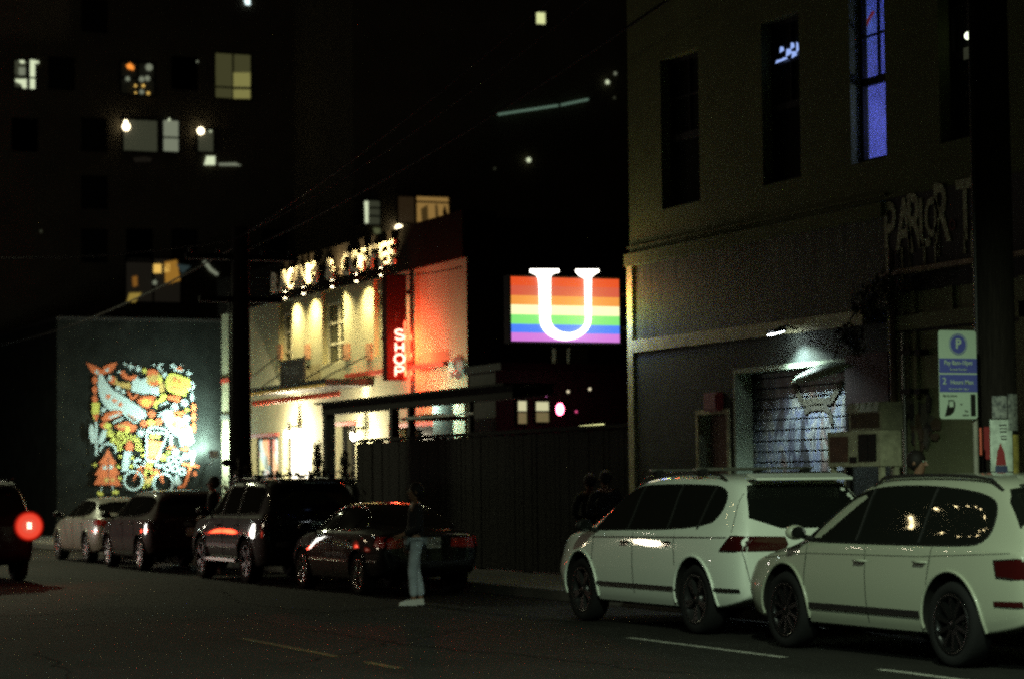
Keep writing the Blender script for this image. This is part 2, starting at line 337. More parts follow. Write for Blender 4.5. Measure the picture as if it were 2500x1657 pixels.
# dark red panel, framed cabinets, drain pipe
rp = rect_x(2066, 2180, 862, 985, XF-.03); b = MB(); b.box(XF-.05, XF+.01, *rp); o = part(b, 'red_panel', mat('dark_red_board', (.055,.014,.018), .8, var=.3, scale=5), cb)
cabm = mat('cream_cabinet_frame', (.42,.42,.28), .7, var=.3, scale=8)
CX = XF-1.0
c1 = rect_x(2020, 2148, 1052, 1138, CX)
cab = empty('notice_cabinet', (CX, (c1[0]+c1[1])/2, .14), 0, 'boxy cream unit on legs with a brown panel and dark grille before the shutter', 'cabinet')
y0, y1, z0, z1 = c1; b = MB(); b.box(CX, CX+.3, y0, y1, z0, z1); part(b, 'case', cabm, cab)
L = y1-y0
b = MB(); b.box(CX-.012, CX, y1-.40*L, y1-.05*L, z0+.06, z1-.06); part(b, 'brown_panel', mat('brown_panel', (.11,.05,.03), .8, var=.3, scale=9), cab)
b = MB(); b.box(CX-.012, CX, y0+.07*L, y0+.40*L, z0+.06, z1-.04); b.box(CX-.016, CX-.012, y0+.22*L, y0+.245*L, z0+.06, z1-.04); part(b, 'dark_panel', black, cab)
b = MB(); b.box(CX-.02, CX, y0+.44*L, y0+.56*L, z0+.05, z0+.12); part(b, 'lock_box', black, cab)
for yy in (y0+.02, y1-.08):
    b = MB(); b.box(CX+.02, CX+.08, yy, yy+.06, .135, z0); part(b, 'leg', cabm, cab)
    b = MB(); b.box(CX+.22, CX+.28, yy, yy+.06, .135, z0); part(b, 'leg', cabm, cab)
CX = XF-.35; c2 = rect_x(2072, 2150, 982, 1050, CX); y0, y1, z0, z1 = c2
cab = empty('window_hatch', (CX, (y0+y1)/2, z0), 0, 'brown hatch with a striped white valance on the wall right of the shutter', 'hatch')
b = MB(); b.box(CX, XF+.01, y0, y1, z0, z1); part(b, 'case', cabm, cab)
b = MB(); b.box(CX-.01, CX, y0+.04, y1-.05, z0+.03, z1-.14); part(b, 'brown_panel', mat('brown_hatch', (.07,.045,.02), .8, var=.4, scale=9), cab)
b = MB()
for i in range(5):
    a = y0+(y1-y0)*i/5; b.prism([(CX-.05,a,z1-.12),(CX-.05,a+.16,z1-.12),(CX-.02,a+.12,z1),(CX-.02,a+.02,z1)], (.008,0,0))
part(b, 'valance', mat('white_valance', (.5,.52,.42), .8, var=.2), cab)
dp = MB(); yy = onx(2179,900,XF-.1).y; dp.tube([(XF-.09,yy,.14),(XF-.09,yy,4.6)], .045, 10)
tag(dp.build('drain_pipe', mat('brown_pipe', (.10,.06,.04), .6, var=.4, scale=8)), 'thin brown downpipe between the shutter wall and the shopfront', 'pipe')
dp = MB(); yy = onx(2200,900,XF-.1).y; dp.tube([(XF-.06,yy,.14),(XF-.06,yy,3.55)], .03, 8); dp.tube([(XF-.06,yy,1.6),(XF-.13,yy-.05,1.3),(XF-.06,yy-.12,1.1)], .02, 8)
tag(dp.build('conduit', steel), 'slim bare conduit with a bent loop at the shopfront edge', 'conduit')

# ------------------------------------------------------------------ parlour shopfront
sf = empty('parlor_shopfront', (XF,20,0), 0, 'dark shopfront lettered PARLOR T above pale olive panels', 'shopfront')
olive = mat('olive_panel', (.20,.22,.12), .8, var=.12, scale=2.2, bump=.15)
darkm = mat('dark_fascia', (.022,.018,.018), .8, var=.3, scale=5)
b = MB(); b.box(XF-.02, XF+.2, 12, YP, zc-1.0-.13, zc+.0); f0 = part(b, 'fascia', darkm, sf)
b = MB(); zl = onx(2270, 650, XF-.2).z; b.box(XF-.16, XF-.02, 12, YP-.02, zl-.03, zl+.03); part(b, 'ledge', mat('rust_cream_ledge', (.30,.21,.14), .7, var=.4, scale=8), sf)
b = MB(); b.box(XF, XF+.2, 12, YP-.01, .13, zc-1.13); part(b, 'panel_wall', olive, sf)
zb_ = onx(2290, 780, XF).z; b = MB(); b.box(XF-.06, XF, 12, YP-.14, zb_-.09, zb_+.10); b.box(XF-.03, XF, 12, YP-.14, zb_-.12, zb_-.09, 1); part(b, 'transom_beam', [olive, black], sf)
b = MB()
for x in (2237, 2330): yy = onx(x,800,XF).y; b.box(XF-.045, XF-.002, yy-.035, yy+.035, zb_+.10, zl-.25)
yy = onx(2245,1000,XF).y; b.box(XF-.045, XF-.002, yy-.02, yy+.05, 1.6, zb_-.12)
b.box(XF-.05, XF, YP-.14, YP-.02, .13, zl-.2)
part(b, 'mullion', olive, sf)
b = MB(); b.box(XF-.03, XF-.002, 12, YP-.02, zl-.26, zl-.05); part(b, 'painted_ledge_shadow', black, sf)  # black strip standing in for the shade under the ledge
for y in (860, 955):
    p = onx(2225,y,XF); b = MB(); b.box(XF-.10, XF, p.y-.12, p.y+.12, p.z-.03, p.z+.03); part(b, 'hinge', black, sf)
    p = onx(2262,y,XF); b = MB(); b.box(XF-.14, XF, p.y-.05, p.y+.06, p.z-.035, p.z+.035); part(b, 'hinge', black, sf)
# hanging graffiti / stuck sheets near the pole
b = MB(); random.seed(3)
for i in range(34):
    p = onx(random.gauss(2250,18), random.uniform(985,1085), XF-.02); w = random.uniform(.05,.16); h = random.uniform(.05,.16); an = random.random()*3
    b.prism([p+Vector((0, w*cos(an+k*pi/2.5)*random.uniform(.6,1.1), h*sin(an+k*pi/2.5))) for k in range(5)], (-.004-.0008*i,0,0), i % 3)
part(b, 'graffiti_tag', [mat('graffiti_black', (.03,.03,.03), .7), mat('graffiti_grey', (.09,.09,.07), .7), mat('graffiti_brown', (.10,.07,.04), .7)], sf)
# PARLOR lettering: tall hand painted, dripping
let = mat('bone_paint_letters', (.46,.48,.34), .85, var=.5, scale=14)
LT = [('P',2172,565,1.05),('A',2208,560,1.1),('R',2232,548,1.1),('L',2256,550,.95),('O',2276,535,.75),('R',2298,528,1.15),('T',2357,520,1.15)]
random.seed(5)
for ch, x, y, s in LT:
    b = MB()
    p = onx(x, y, XF-.03); T = TOCAM_X(p)
    text_to(b, ch, .92*s, T, 0, .006, .012, sx=.62)
    for k in range(2):
        o = random.uniform(-.13,.13); h = random.uniform(.12,.36); b.box(XF-.036, XF-.024, p.y+o-.016, p.y+o+.016, p.z-.30*s-h, p.z-.2*s)
    part(b, 'letter', let, sf)
b = MB(); p = onx(2325,545,XF-.03); text_to(b, 'o', .3, TOCAM_X(p)); part(b, 'lettering', mat('dark_red_paint', (.12,.02,.02), .8), sf)
# further shopfront beyond the pole
b = MB(); pa = rect_x(2487, 2530, 670, 1150, XF-.05); b.box(XF-.06, XF-.002, *pa); part(b, 'pale_door', olive, sf)

# ------------------------------------------------------------------ rainbow U sign
YS = 34.75
us = empty('rainbow_letter_sign', (XF, YS, 4.3), 0, 'lit rainbow striped box sign with a big white letter U, projecting from the building corner', 'sign')
tl = ony(1247, 675, YS); brp = ony(1513, 836, YS); X0, X1, Z1, Z0 = tl.x, brp.x, tl.z, brp.z
b = MB(); b.box(X0-.03, X1+.03, YS+.01, YS+.22, Z0-.03, Z1+.03); part(b, 'cabinet', black, us)
# plain cabinet ends
b = MB(); b.box(X1+.03, XF+.3, YS+.10, YS+.16, (Z0+Z1)/2-.3, (Z0+Z1)/2-.24); b.box(X1+.03, XF+.3, YS+.10, YS+.16, (Z0+Z1)/2+.24, (Z0+Z1)/2+.3); part(b, 'bracket', blackmetal, us)
cols = [((.80,.072,.012),1.0),((.68,.09,.045),1.0),((.90,.32,.05),1.0),((1,.93,.50),1.15),((.22,.84,.19),1.0),((.065,.23,1),1.0),((.68,.20,.74),1.0)]
hh = [0,.135,.29,.435,.585,.735,.868,1.0]
for i, (c, s) in enumerate(cols):
    b = MB(); za = Z1-(Z1-Z0)*hh[i]; zb2 = Z1-(Z1-Z0)*hh[i+1]; b.add([(X0,YS,za),(X1,YS,za),(X1,YS,zb2),(X0,YS,zb2)], [(0,1,2,3)])
    o = part(b, 'stripe', emitm('sign_stripe_%s' % ['red','crimson','orange','yellow','green','blue','violet'][i], c, s), us, fix=False)
for f_, c_, p_ in ((.22,(1,.14,.03),3.6),(.56,(.75,1,.12),4.2),(.85,(.2,.35,1),3.2)): point('added_sign_spill', (XF-.38, YC-.06, Z1-(Z1-Z0)*f_), p_*2.6, c_, .08)  # coloured point lights added to strengthen the sign's spill on the wall
for x_ in (.3,.7): point('added_sign_spill', (X0+(X1-X0)*x_, YS-.3, (Z0+Z1)/2+.1), 5, (.95,1,.35), .25)  # two more unseen lights added in front of the sign face
# letter U in a serif face
def upx(x, y): p = ony(x/3.136+1150, y/3.136+600, YS-.05); return p
out = [(458,178),(675,178),(675,202)]
for i in range(7): t = i/6; out.append((670-60*sin(t*pi/2)*1.0, 206+38*(1-cos(t*pi/2))))
out.append((608,560))
for i in range(13):
    t = pi - pi*i/12; out.append((747+139*cos(t), 560+108*sin(t)) if i else (608,560))
out += [(878,260)]
for i in range(6): t = i/5; out.append((878-58*sin(t*pi/2), 250-42*t))
out += [(808,202),(808,180),(980,180),(980,204)]
for i in range(6): t = i/5; out.append((968-46*sin(t*pi/2), 208+42*t))
out += [(920,560)]
for i in range(1,17):
    t = pi*i/17; out.append((728+192*cos(t), 560+160*sin(t)))
out += [(536,560),(528,300),(522,250),(505,222),(470,206),(458,202)]
b = MB(); b.prism([upx(*p) for p in out], (0,.045,0)); part(b, 'letter', emitm('letter_glow', (1,.93,.80), 4.5), us)
o2 = MB(); cx = sum(p[0] for p in out)/len(out)
# ------------------------------------------------------------------ dark clump built as a hanging vine beside the shutter
random.seed(11)
tp = onx(2110, 790, XF-.3)
tre = empty('wall_vine', (tp.x, tp.y, 0), 0, 'dark straggling vine hanging on the wall between the shutter and the shopfront', 'vine')
b = MB(); b.tube([(.25,.35,3.75),(.0,.1,3.95),(-.05,-.2,3.8),(.0,-.5,4.2)], [.02,.018,.015,.01], 6); b.tube([(.0,.1,3.95),(-.1,.45,3.5),(-.1,.6,3.25)], .012, 6); b.build('stem', barkm, tre)
def leaves(b, c, rad, n, s):
    for _ in range(n):
        d = Vector([random.gauss(0,1) for _ in range(3)]); d.normalize(); d *= random.random()**.45
        p = Vector(c)+Vector((d.x*rad[0], d.y*rad[1], d.z*rad[2])); a = Vector([random.gauss(0,1) for _ in range(3)]).normalized(); e = a.cross(Vector((0,0,1))+a*.3).normalized(); l = s*random.uniform(.6,1.4)
        b.add([p-a*l, p+e*l*.4, p+a*l, p-e*l*.4], [(0,1,2,3)])
b = MB()
for c, rd, n in (((.0,-.2,3.95),(.18,.45,.28),420),((.0,.35,3.55),(.15,.4,.16),200),((.0,-.6,4.2),(.15,.22,.2),130),((-.05,.1,3.35),(.12,.2,.12),70)): leaves(b, c, rd, n, .05)
b.build('foliage', foliage, tre)
b = MB(); p = onx(2072, 1190, 15.9); b.tube([(0,0,0),(0,0,2.05)], .035, 8); o = b.build('signpost', blackmetal); o.location = (p.x, p.y, .135); tag(o, 'short thin black post on the pavement before the roller shutter', 'post')
# ================================================================== CAFE BUILDING (set back behind the fence)
XB = 22.0; YB1 = onx(541, 900, XB).y; YB0 = onx(1141, 900, XB).y
zf = (onx(597, 754, XB).z + onx(938, 678, XB).z)/2
cafe = empty('cafe_building', (XB, 64, 0), 0, 'two storey cream cafe whose dark parapet reads RACING & COFFEE, floodlit under the letters', 'building')
creamw = mat('cream_render', (.34,.33,.20), .88, var=.08, scale=1.5, bump=.12)
creamr = mat('yellow_reveal', (.45,.42,.24), .85)
def rB(x0, x1, ytop, ybot): return rect_x(x0, x1, ytop, ybot, XB)
W = []
for (x0, x1) in ((681,714),(786,839),(912,952)):
    a = rB(x0, x1, 740, 850); W.append((a[0], a[1], 5.05, zf-.02))
b = MB(); wall_x(b, XB, YB0, YB1, 3.3, zf, W, .25, 0, 1); part(b, 'upper_wall', [creamw, creamr], cafe)
b = MB(); b.box(XB-.10, XB+.8, YB0, YB1+.3, zf, zf+1.15); part(b, 'parapet', mat('dark_brown_fascia', (.009,.007,.005), .9, var=.2, scale=4, spec=.05), cafe)
for w in W:
    fr = MB(); X = XB+.17; y0, y1, z0, z1 = w; z1 -= .35; t = .05
    y1w = y1
    for q in ((y0,y0+t,z0,z1),(y1w-t,y1w,z0,z1),(y0+t,y1w-t,z0,z0+t),(y0+t,y1w-t,z1-t,z1)): fr.box(X, X+.08, *q)
    for k in (1,2): zz = z0+(z1-z0)*k/3; fr.box(X+.005, X+.06, y0+t, y1w-t, zz-.03, zz+.03)
    fr.box(X+.004, X+.061, (y0+y1w)/2-.03, (y0+y1w)/2+.03, z0+t, z1-t)
    f = part(fr, 'window', mat('white_frame', (.6,.58,.42), .6), cafe)
    p = MB(); p.add([(X+.05,y0,z0),(X+.05,y1,z0),(X+.05,y1,z1),(X+.05,y0,z1)], [(0,1,2,3)]); p.build('pane', mat('olive_pane', (.045,.05,.03), .25, var=.6, scale=2), f)
    hd = MB(); hd.box(XB+.10, XB+.24, y0+.01, y1-.01, z1, w[3]+.0); part(hd, 'window_head', mat('olive_head', (.16,.16,.09), .8), cafe)
# ground floor openings
def lowrect(x0, x1, yt, yb): return rB(x0, x1, yt, yb)
gl = [(rB(613,678,1066,1165)), (rB(690,758,1010,1150)), (rB(820,868,1038,1100)), (rB(948,966,975,1080)), (rB(975,1062,1040,1100))]
ops = [(q[0], q[1], .4, q[3]) for q in gl]
b = MB(); wall_x(b, XB, YB0, YB1, .12, 3.3, ops, .3); part(b, 'lower_wall', creamw, cafe)
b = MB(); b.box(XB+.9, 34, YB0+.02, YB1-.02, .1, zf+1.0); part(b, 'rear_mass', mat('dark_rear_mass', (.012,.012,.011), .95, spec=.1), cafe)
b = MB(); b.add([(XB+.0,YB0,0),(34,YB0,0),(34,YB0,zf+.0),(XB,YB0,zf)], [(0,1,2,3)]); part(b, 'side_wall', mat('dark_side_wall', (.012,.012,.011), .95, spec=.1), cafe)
warmglow = emitm('warm_shop_glow', (1,.82,.55), 3.0)
# poster window: bright panes with coloured blotches
pw = bpy.data.materials.new('poster_window_glow'); pw.use_nodes = True; nt = pw.node_tree; b_ = nt.nodes['Principled BSDF']
tc = nt.nodes.new('ShaderNodeTexCoord'); n = nt.nodes.new('ShaderNodeTexVoronoi'); n.inputs['Scale'].default_value = 2.2; nt.links.new(tc.outputs['Object'], n.inputs['Vector'])
r = nt.nodes.new('ShaderNodeValToRGB'); nt.links.new(n.outputs['Color'], r.inputs['Fac']); cr = r.color_ramp; cr.interpolation = 'CONSTANT'
cr.elements[0].color = (.55,.85,.8,1); cr.elements[1].position = .35; cr.elements[1].color = (.03,.12,.10,1)
for ps, c in ((.45,(1,.38,.12,1)),(.55,(.9,1,.9,1)),(.68,(.8,.05,.02,1)),(.8,(.75,.8,.3,1))): cr.elements.new(ps).color = c
nt.links.new(r.outputs['Color'], b_.inputs['Emission Color']); b_.inputs['Emission Strength'].default_value = .9
def pane_x(q, m, name='shop_window', X=XB+.25, z0=None, bars=0):
    y0, y1, za, zb = q; za = .4 if z0 is None else z0
    fr = MB(); t = .07
    for s in ((y0,y0+t,za,zb),(y1-t,y1,za,zb),(y0+t,y1-t,za,za+t),(y0+t,y1-t,zb-t,zb)): fr.box(X-.06, X, *s)
    for k in range(bars): yy = y0+(y1-y0)*(k+1)/(bars+1); fr.box(X-.055, X-.005, yy-.08, yy+.08, za+t, zb-t)
    f = part(fr, name, black, cafe); p = MB(); p.add([(X,y0,za),(X,y1,za),(X,y1,zb),(X,y0,zb)], [(0,1,2,3)]); p.build('pane', m, f, fix=False); return f
pane_x(gl[0], pw, bars=1); pane_x(gl[1], emitm('entrance_glow', (1,.90,.66), 5)); pane_x(gl[2], glassdk, 'entrance_door', bars=1)
pane_x(gl[3], emitm('pale_shop_glow', (1,.93,.7), 1.1)); pane_x(gl[4], glassdk)
redtrim = mat('red_trim', (.45,.05,.025), .6)
for q in (gl[0], gl[2], gl[4]):
    b = MB(); b.box(XB-.03, XB+.02, q[0]-.1, q[1]+.1, q[3], q[3]+.10); part(b, 'window_trim', redtrim, cafe)
b = MB(); zz = onx(546,930,XB).z; b.box(XB-.03, XB+.02, YB1-3.2, YB1-.02, zz-.06, zz+.08); part(b, 'red_band', redtrim, cafe)
b = MB(); zz = onx(546,1019,XB).z; b.box(XB-.04, XB+.02, YB1-3.0, YB1-.02, zz-.08, zz+.09); part(b, 'grey_band', mat('grey_band_paint', (.12,.13,.11), .8), cafe)
# corrugated pale panel and bright end pier
b = MB(); q = rB(1066,1108,985,1062); yy = q[0]
k = 12
for i in range(k): a = q[0]+(q[1]-q[0])*i/k; b.prism([(XB-.02,a,1.0),(XB-.12,a+(q[1]-q[0])/k*.5,1.0),(XB-.02,a+(q[1]-q[0])/k,1.0)], (0,0,q[3]-1.0))
part(b, 'corrugated_panel', steel, cafe)
b = MB(); q = rB(1112,1139,978,1062); b.box(XB-.06, XB+.0, q[0], q[1], .13, q[3]); part(b, 'pale_pier', mat('pale_mint_paint', (.5,.62,.5), .7), cafe)
# letters on the parapet
lm = mat('cream_raised_letters', (.88,.84,.66), .5)
def lett(x, y): p = onx(x, y, XB-.22); return p
LS = [('R',671,697,.0),('A',693,690,0),('C',711,684,0),('I',727,681,0),('N',744,674,0),('G',766,668,0),('&',806,662,0),('C',846,652,0),('O',868,644,0),('F',890,639,0),('F',911,631,0),('E',934,626,0),('E',956,619,0)]
zL = zf+.52
b = MB()
for ch, x, y, _ in LS:
    p = onx(x, 660, XB-.16); p.z = zL; text_to(b, ch, .86, TOCAM_X(p), 0, .035, .014, sx=1.2)
part(b, 'lettering', lm, cafe)
# up and down lamps under the letters
for i, x in enumerate((699, 744, 814, 873, 934)):
    p = onx(x, 700, XB-.32)
    l = empty('facade_lamp', (XB-.1, p.y, zf+.06), 0, ['twin beam wall lamp below the A of RACING','twin beam wall lamp below the N of RACING, over bare wall','twin beam wall lamp below the ampersand','twin beam wall lamp below the O of COFFEE, over bare wall','twin beam wall lamp below the E of COFFEE nearest the blade sign'][i], 'lamp', 'lamps under the cafe lettering')
    b = MB(); b.tube([(-.26,0,-.09),(-.26,0,.09)], .045, 12); b.box(-.23,0,-.02,.02,-.02,.02); b.build('housing', blackmetal, l)
    b = MB(); b.tube([(-.26,0,.09),(-.26,0,.096)], .038, 12); b.tube([(-.26,0,-.096),(-.26,0,-.09)], .038, 12); b.build('lens', emitm('warm_lens', (1,.85,.5), 30), l)
    base = Vector((XB-.36, p.y, zf+.06))
    spot('up_beam', base+Vector((0,0,.11)), (XB-.20, p.y, zf+1.2), 900, (1,.76,.36), 128, 1, .05)
    spot('down_beam', base+Vector((0,0,-.11)), (XB-.12, p.y, zf-2.0), 620, (1,.80,.38), 138, 1.0, .05)
# wall washers at the entrances
for (x, y, pw_, cz) in ((708,1040,900,1.4),(868,1045,500,1.2)):
    p = onx(x, y, XB-.3)
    l = empty('entrance_lamp', (XB-.02, p.y, p.z), 0, 'glaring wall lamp beside the %s' % ('lit entrance with posters' if x < 800 else 'dark doorway right of the entrance'), 'lamp')
    b = MB(); b.box(-.32,0,-.03,.03,-.03,.03); b.tube([(-.32,0,-.16),(-.32,0,-.10)], [.10,.12], 12); b.tube([(-.32,0,-.10),(-.32,0,.12)], [.05,.05], 10); b.build('housing', blackmetal, l)
    b = MB(); b.ball((-.32,0,-.22), .10, 10); b.build('bulb', emitm('bulb_glow', (1,.92,.72), 60), l)
    spot('entrance_up', (XB-.34, p.y, p.z+.2), (XB-.05, p.y, p.z+2.2), pw_*1.3, (1,.88,.58), 60, .9, .04)
    point('entrance_glow', (XB-.60, p.y, p.z-.25), pw_*.9, (1,.88,.62), .08)
# awning with rods
za = onx(640, 958, XB-1.3).z
aw = empty('cafe_awning', (XB, 66, za), 0, 'dark flat awning hung on rods below the cafe windows, with a red and gold edge', 'awning')
ya0, ya1 = onx(800,930,XB-1.3).y, onx(603,955,XB-1.3).y+.5
b = MB(); b.box(XB-1.35, XB, ya0, ya1, za-.02, za+.16); part(b, 'frame', blackmetal, aw)
b = MB(); b.box(XB-1.37, XB-1.35, ya0, ya1-.0, za-.04, za+.02); part(b, 'edge_strip', mat('gold_edge', (.5,.32,.08), .6), aw)
b = MB(); b.box(XB-1.0, XB-.95, ya0, ya1, za-.30, za-.16); b.box(XB-.2, XB-.02, ya0-5.5, ya1-6, za+.25, za+.36); part(b, 'red_rail', redtrim, aw)
for x in (683, 750, 846, 900):
    p = onx(x, 858, XB-.03)
    b = MB(); b.box(XB-.05, XB-.002, p.y-.22, p.y+.22, p.z-.22, p.z+.22); part(b, 'rod_plate', mat('orange_plate', (.42,.22,.12), .7, var=.3, scale=9), aw)
    b = MB(); b.tube([(XB-.06,p.y,p.z-.1),(XB-1.25,p.y+.9,za+.1)], .022, 6); part(b, 'rod', blackmetal, aw)
# slogan board
q = rect_x(688,746,876,944,XB-.5); bd = MB(); bd.box(XB-.56, XB-.5, q[0], q[1], q[2], q[3])
bo = bd.build('hanging_board', mat('chalk_board', (.022,.02,.02), .7, var=.5, scale=5, stretch=(1,5,1))); tag(bo, 'square dark board standing on the awning below the cafe windows', 'board')
ins = MB(); p = Vector((XB-.565,(q[0]+q[1])/2,(q[2]+q[3])/2+.05)); text_to(ins, 'RACING', .36, TOCAM_X(p), 0, .002); ins.build('lettering', mat('faint_grey_letters', (.10,.10,.10), .8), bo)
# ---- blade sign SHOP
YSH = 57.6; a = ony(944, 668, YSH); c = ony(994, 928, YSH)
bs = empty('blade_sign', (XB, YSH, (a.z+c.z)/2), 0, 'tall black blade sign with red neon letters reading SHOP', 'sign')
b = MB(); b.box(a.x, c.x, YSH, YSH+.35, c.z, a.z); part(b, 'cabinet', mat('blade_black', (.030,.006,.005), .9, spec=.1), bs)
b = MB(); b.box(c.x, XB+.02, YSH+.12, YSH+.2, a.z-.5, a.z-.4) if c.x < XB else None; b.box(c.x-.02, XB+.3, YSH+.12, YSH+.2, c.z+.4, c.z+.5); part(b, 'bracket', blackmetal, bs)
neon = emitm('red_neon', (1,.32,.22), 9); b = MB()
def nt_(pts, r=.016): b.tube([ony(x/4.55+640, y/4.55+560, YSH-.07) for x, y in pts], r, 6)
def arc(cx, cy, rx, ry, a0, a1, n=10): return [(cx+rx*cos(R(a0+(a1-a0)*i/n)), cy+ry*sin(R(a0+(a1-a0)*i/n))) for i in range(n+1)]
nt_(arc(1522,1140,42,26,-20,-150,6)+arc(1518,1140,38,24,170,110,3)+[(1530,1170)]+arc(1530,1196,44,27,-60,20,4)+arc(1528,1196,44,26,40,170,6))
nt_([(1485,1258),(1485,1352)]); nt_([(1565,1258),(1565,1352)]); nt_([(1485,1308),(1565,1308)])
nt_(arc(1525,1436,54,54,0,360,20)); nt_([(1483,1620),(1483,1520)]+arc(1535,1545,36,26,-90,90,8)+[(1483,1572)])
part(b, 'neon_letters', neon, bs)
b = MB()
for (x, y, ch) in ((969,775,'E'),):
    text_to(b, ch, .32, TOCAM_Y(ony(x, y, YSH-.01)), 0, .004)
part(b, 'unlit_letters', mat('unlit_tube', (.05,.01,.01), .5), bs)
# side tube, plus added point lights that strengthen its red on the wall
rt = MB(); rt.tube([(c.x-.06, YSH-.03, c.z+.1),(c.x-.06, YSH-.03, c.z+1.5)], .02, 6); part(rt, 'edge_tube', emitm('edge_neon', (1,.08,.03), 8), bs)
for i in range(3):
    point('added_neon_spill', (c.x-.30, YSH-.16, c.z+.15+.36*i), 9, (1,.055,.018), .06)
    point('added_neon_spill', (c.x+.02, YSH-.03, c.z+.2+.45*i), 210, (1,.055,.018), .06)
point('added_neon_spill', (XB-.65, YSH-.9, c.z+.55), 170, (1,.055,.018), .12)
# downpipe to the right of the sign
dp = MB(); p = onx(1003, 760, XB-.1); dp.tube([(XB-.08,p.y,3.2),(XB-.08,p.y,zf)], .05, 8)
tag(dp.build('drain_pipe', blackmetal), 'black downpipe on the cafe wall close beside the red neon sign', 'pipe')
# small mural strip right corner
b = MB(); q = rB(1096,1139,885,920); b.box(XB-.02, XB-.002, q[0], q[1], q[2], q[3]-.12)
random.seed(2)
for i in range(16):
    cy = random.uniform(q[0]+.2, q[1]-.2); cz_ = random.uniform(q[2], q[3]); w = random.uniform(.1,.35)
    b.prism([(XB-.024-.002*i, cy+w*cos(k*pi/3), cz_+w*.5*sin(k*pi/3)) for k in range(6)], (-.001,0,0), 1+i % 4)
part(b, 'painted_strip', [mat('strip_green', (.25,.30,.22), .8), redtrim, mat('strip_white', (.5,.55,.45), .8), mat('strip_dark', (.03,.04,.03), .8), mat('strip_teal', (.1,.2,.18), .8)], cafe)

# ================================================================== MURAL BUILDING
YM = YB1-.02; xl = ony(139, 1000, YM).x
mbld = empty('mural_building', (xl, YM, 0), 0, 'dark plain building whose side wall carries the painted mural', 'building')
b = MB(); b.box(xl, 36, YM, YM+22, 0, 6.9); part(b, 'wall', mat('blue_black_wall', (.009,.0105,.0095), .9, var=.3, scale=1.5, spec=.02), mbld)
b = MB(); b.box(xl-.02, 36, YM-.02, YM+22.1, 6.9, 7.0); part(b, 'coping', black, mbld)
# mural: flat painted shapes, drawn in the wall's own plane
mu = MB(); LY = [0]
mred = mat('mural_orange', (.36,.075,.014), .8, var=.12, scale=6); mblu = mat('mural_pale_blue', (.27,.35,.36), .8); myel = mat('mural_yellow', (.34,.33,.05), .8); mtan = mat('mural_tan', (.30,.20,.05), .8); mblk = mat('mural_black', (.012,.013,.013), .8)
RD, BL, YL, TN, BK = 0, 1, 2, 3, 4
def mp_(x, y, k): p = ony(x/4.356+200, y/4.356+870, YM); return Vector((p.x, YM-.008-k*.0009, p.z))
def sh(pts, c):
    LY[0] += 1; k = LY[0]*.35; mu.add([mp_(x, y, k) for x, y in pts], [tuple(range(len(pts)))], c)
def el(cx, cy, rx, ry, c, rot=0, n=16):
    t = R(rot); sh([(cx+rx*cos(2*pi*i/n)*cos(t)-ry*sin(2*pi*i/n)*sin(t), cy+rx*cos(2*pi*i/n)*sin(t)+ry*sin(2*pi*i/n)*cos(t)) for i in range(n)], c)
def rg(cx, cy, ro, ri, c, a0=0, a1=360, ry=1, n=28):
    LY[0] += 1; k = LY[0]*.35; vs = []
    for i in range(n+1):
        a = R(a0+(a1-a0)*i/n); vs += [mp_(cx+ro*cos(a), cy+ro*ry*sin(a), k), mp_(cx+ri*cos(a), cy+ri*ry*sin(a), k)]
    mu.add(vs, [(2*i,2*i+1,2*i+3,2*i+2) for i in range(n)], c)
def ln(pts, w, c):
    for p, q in zip(pts, pts[1:]):
        p = Vector(p); q = Vector(q); d = (q-p).normalized(); nn = Vector((-d.y, d.x))*w/2; sh([tuple(p-nn), tuple(q-nn), tuple(q+nn), tuple(p+nn)], c)
def star(cx, cy, r, c, n=4, inn=.35, rot=0):
    sh([(cx+(r if i%2==0 else r*inn)*cos(R(rot)+pi*i/n), cy+(r if i%2==0 else r*inn)*sin(R(rot)+pi*i/n)) for i in range(2*n)], c)
# whale
sh([(45,62),(110,85),(160,105),(205,140),(240,100),(300,75),(372,58),(355,110),(310,165),(240,185),(205,190),(150,195),(100,160)], RD)
sh([(175,190),(205,175),(235,215),(262,270),(330,350),(420,405),(540,480),(690,590),(680,640),(620,690),(590,705),(560,705),(500,670),(440,610),(350,585),(280,560),(210,470),(178,380),(168,280)], BL)
sh([(470,600),(560,655),(600,690),(560,690),(500,650)], BK)
el(278,422,27,25,RD); el(345,468,25,23,RD); el(410,508,26,23,RD); el(155,160,22,20,BL); el(268,140,20,18,BL); ln([(490,612),(580,672)], 10, RD)
# swimmer-like red limbs and blue shirt
sh([(300,190),(360,220),(380,270),(520,280),(520,345),(430,330),(330,290),(290,250)], TN); sh([(390,150),(450,150),(490,210),(570,190),(590,225),(520,255),(440,230)], RD); el(320,245,35,45,RD)
sh([(530,260),(590,215),(620,250),(700,210),(710,310),(820,325),(815,415),(720,390),(640,395),(530,370)], BL)
el(760,235,80,80,TN); el(745,170,60,40,RD); el(770,270,50,40,RD); el(760,230,38,42,TN); sh([(820,270),(850,260),(885,330),(860,385),(820,380)], TN); el(830,240,28,38,YL)
# mug
sh([(915,185),(960,172),(1150,235),(1158,330),(1090,415),(1010,410),(905,355),(885,270)], YL); sh([(940,210),(985,200),(1120,255),(1110,340),(1070,385),(1010,380),(925,330)], TN); sh([(960,225),(1080,250),(1080,340),(990,340),(940,300)], YL); el(985,250,18,30,RD); el(1035,270,16,28,RD); ln([(960,320),(1060,330)], 14, RD); rg(1150,310,50,26,BL,-80,120)
el(990,125,14,30,BL); el(1030,135,55,26,BL,20); el(1035,128,34,18,RD,15)
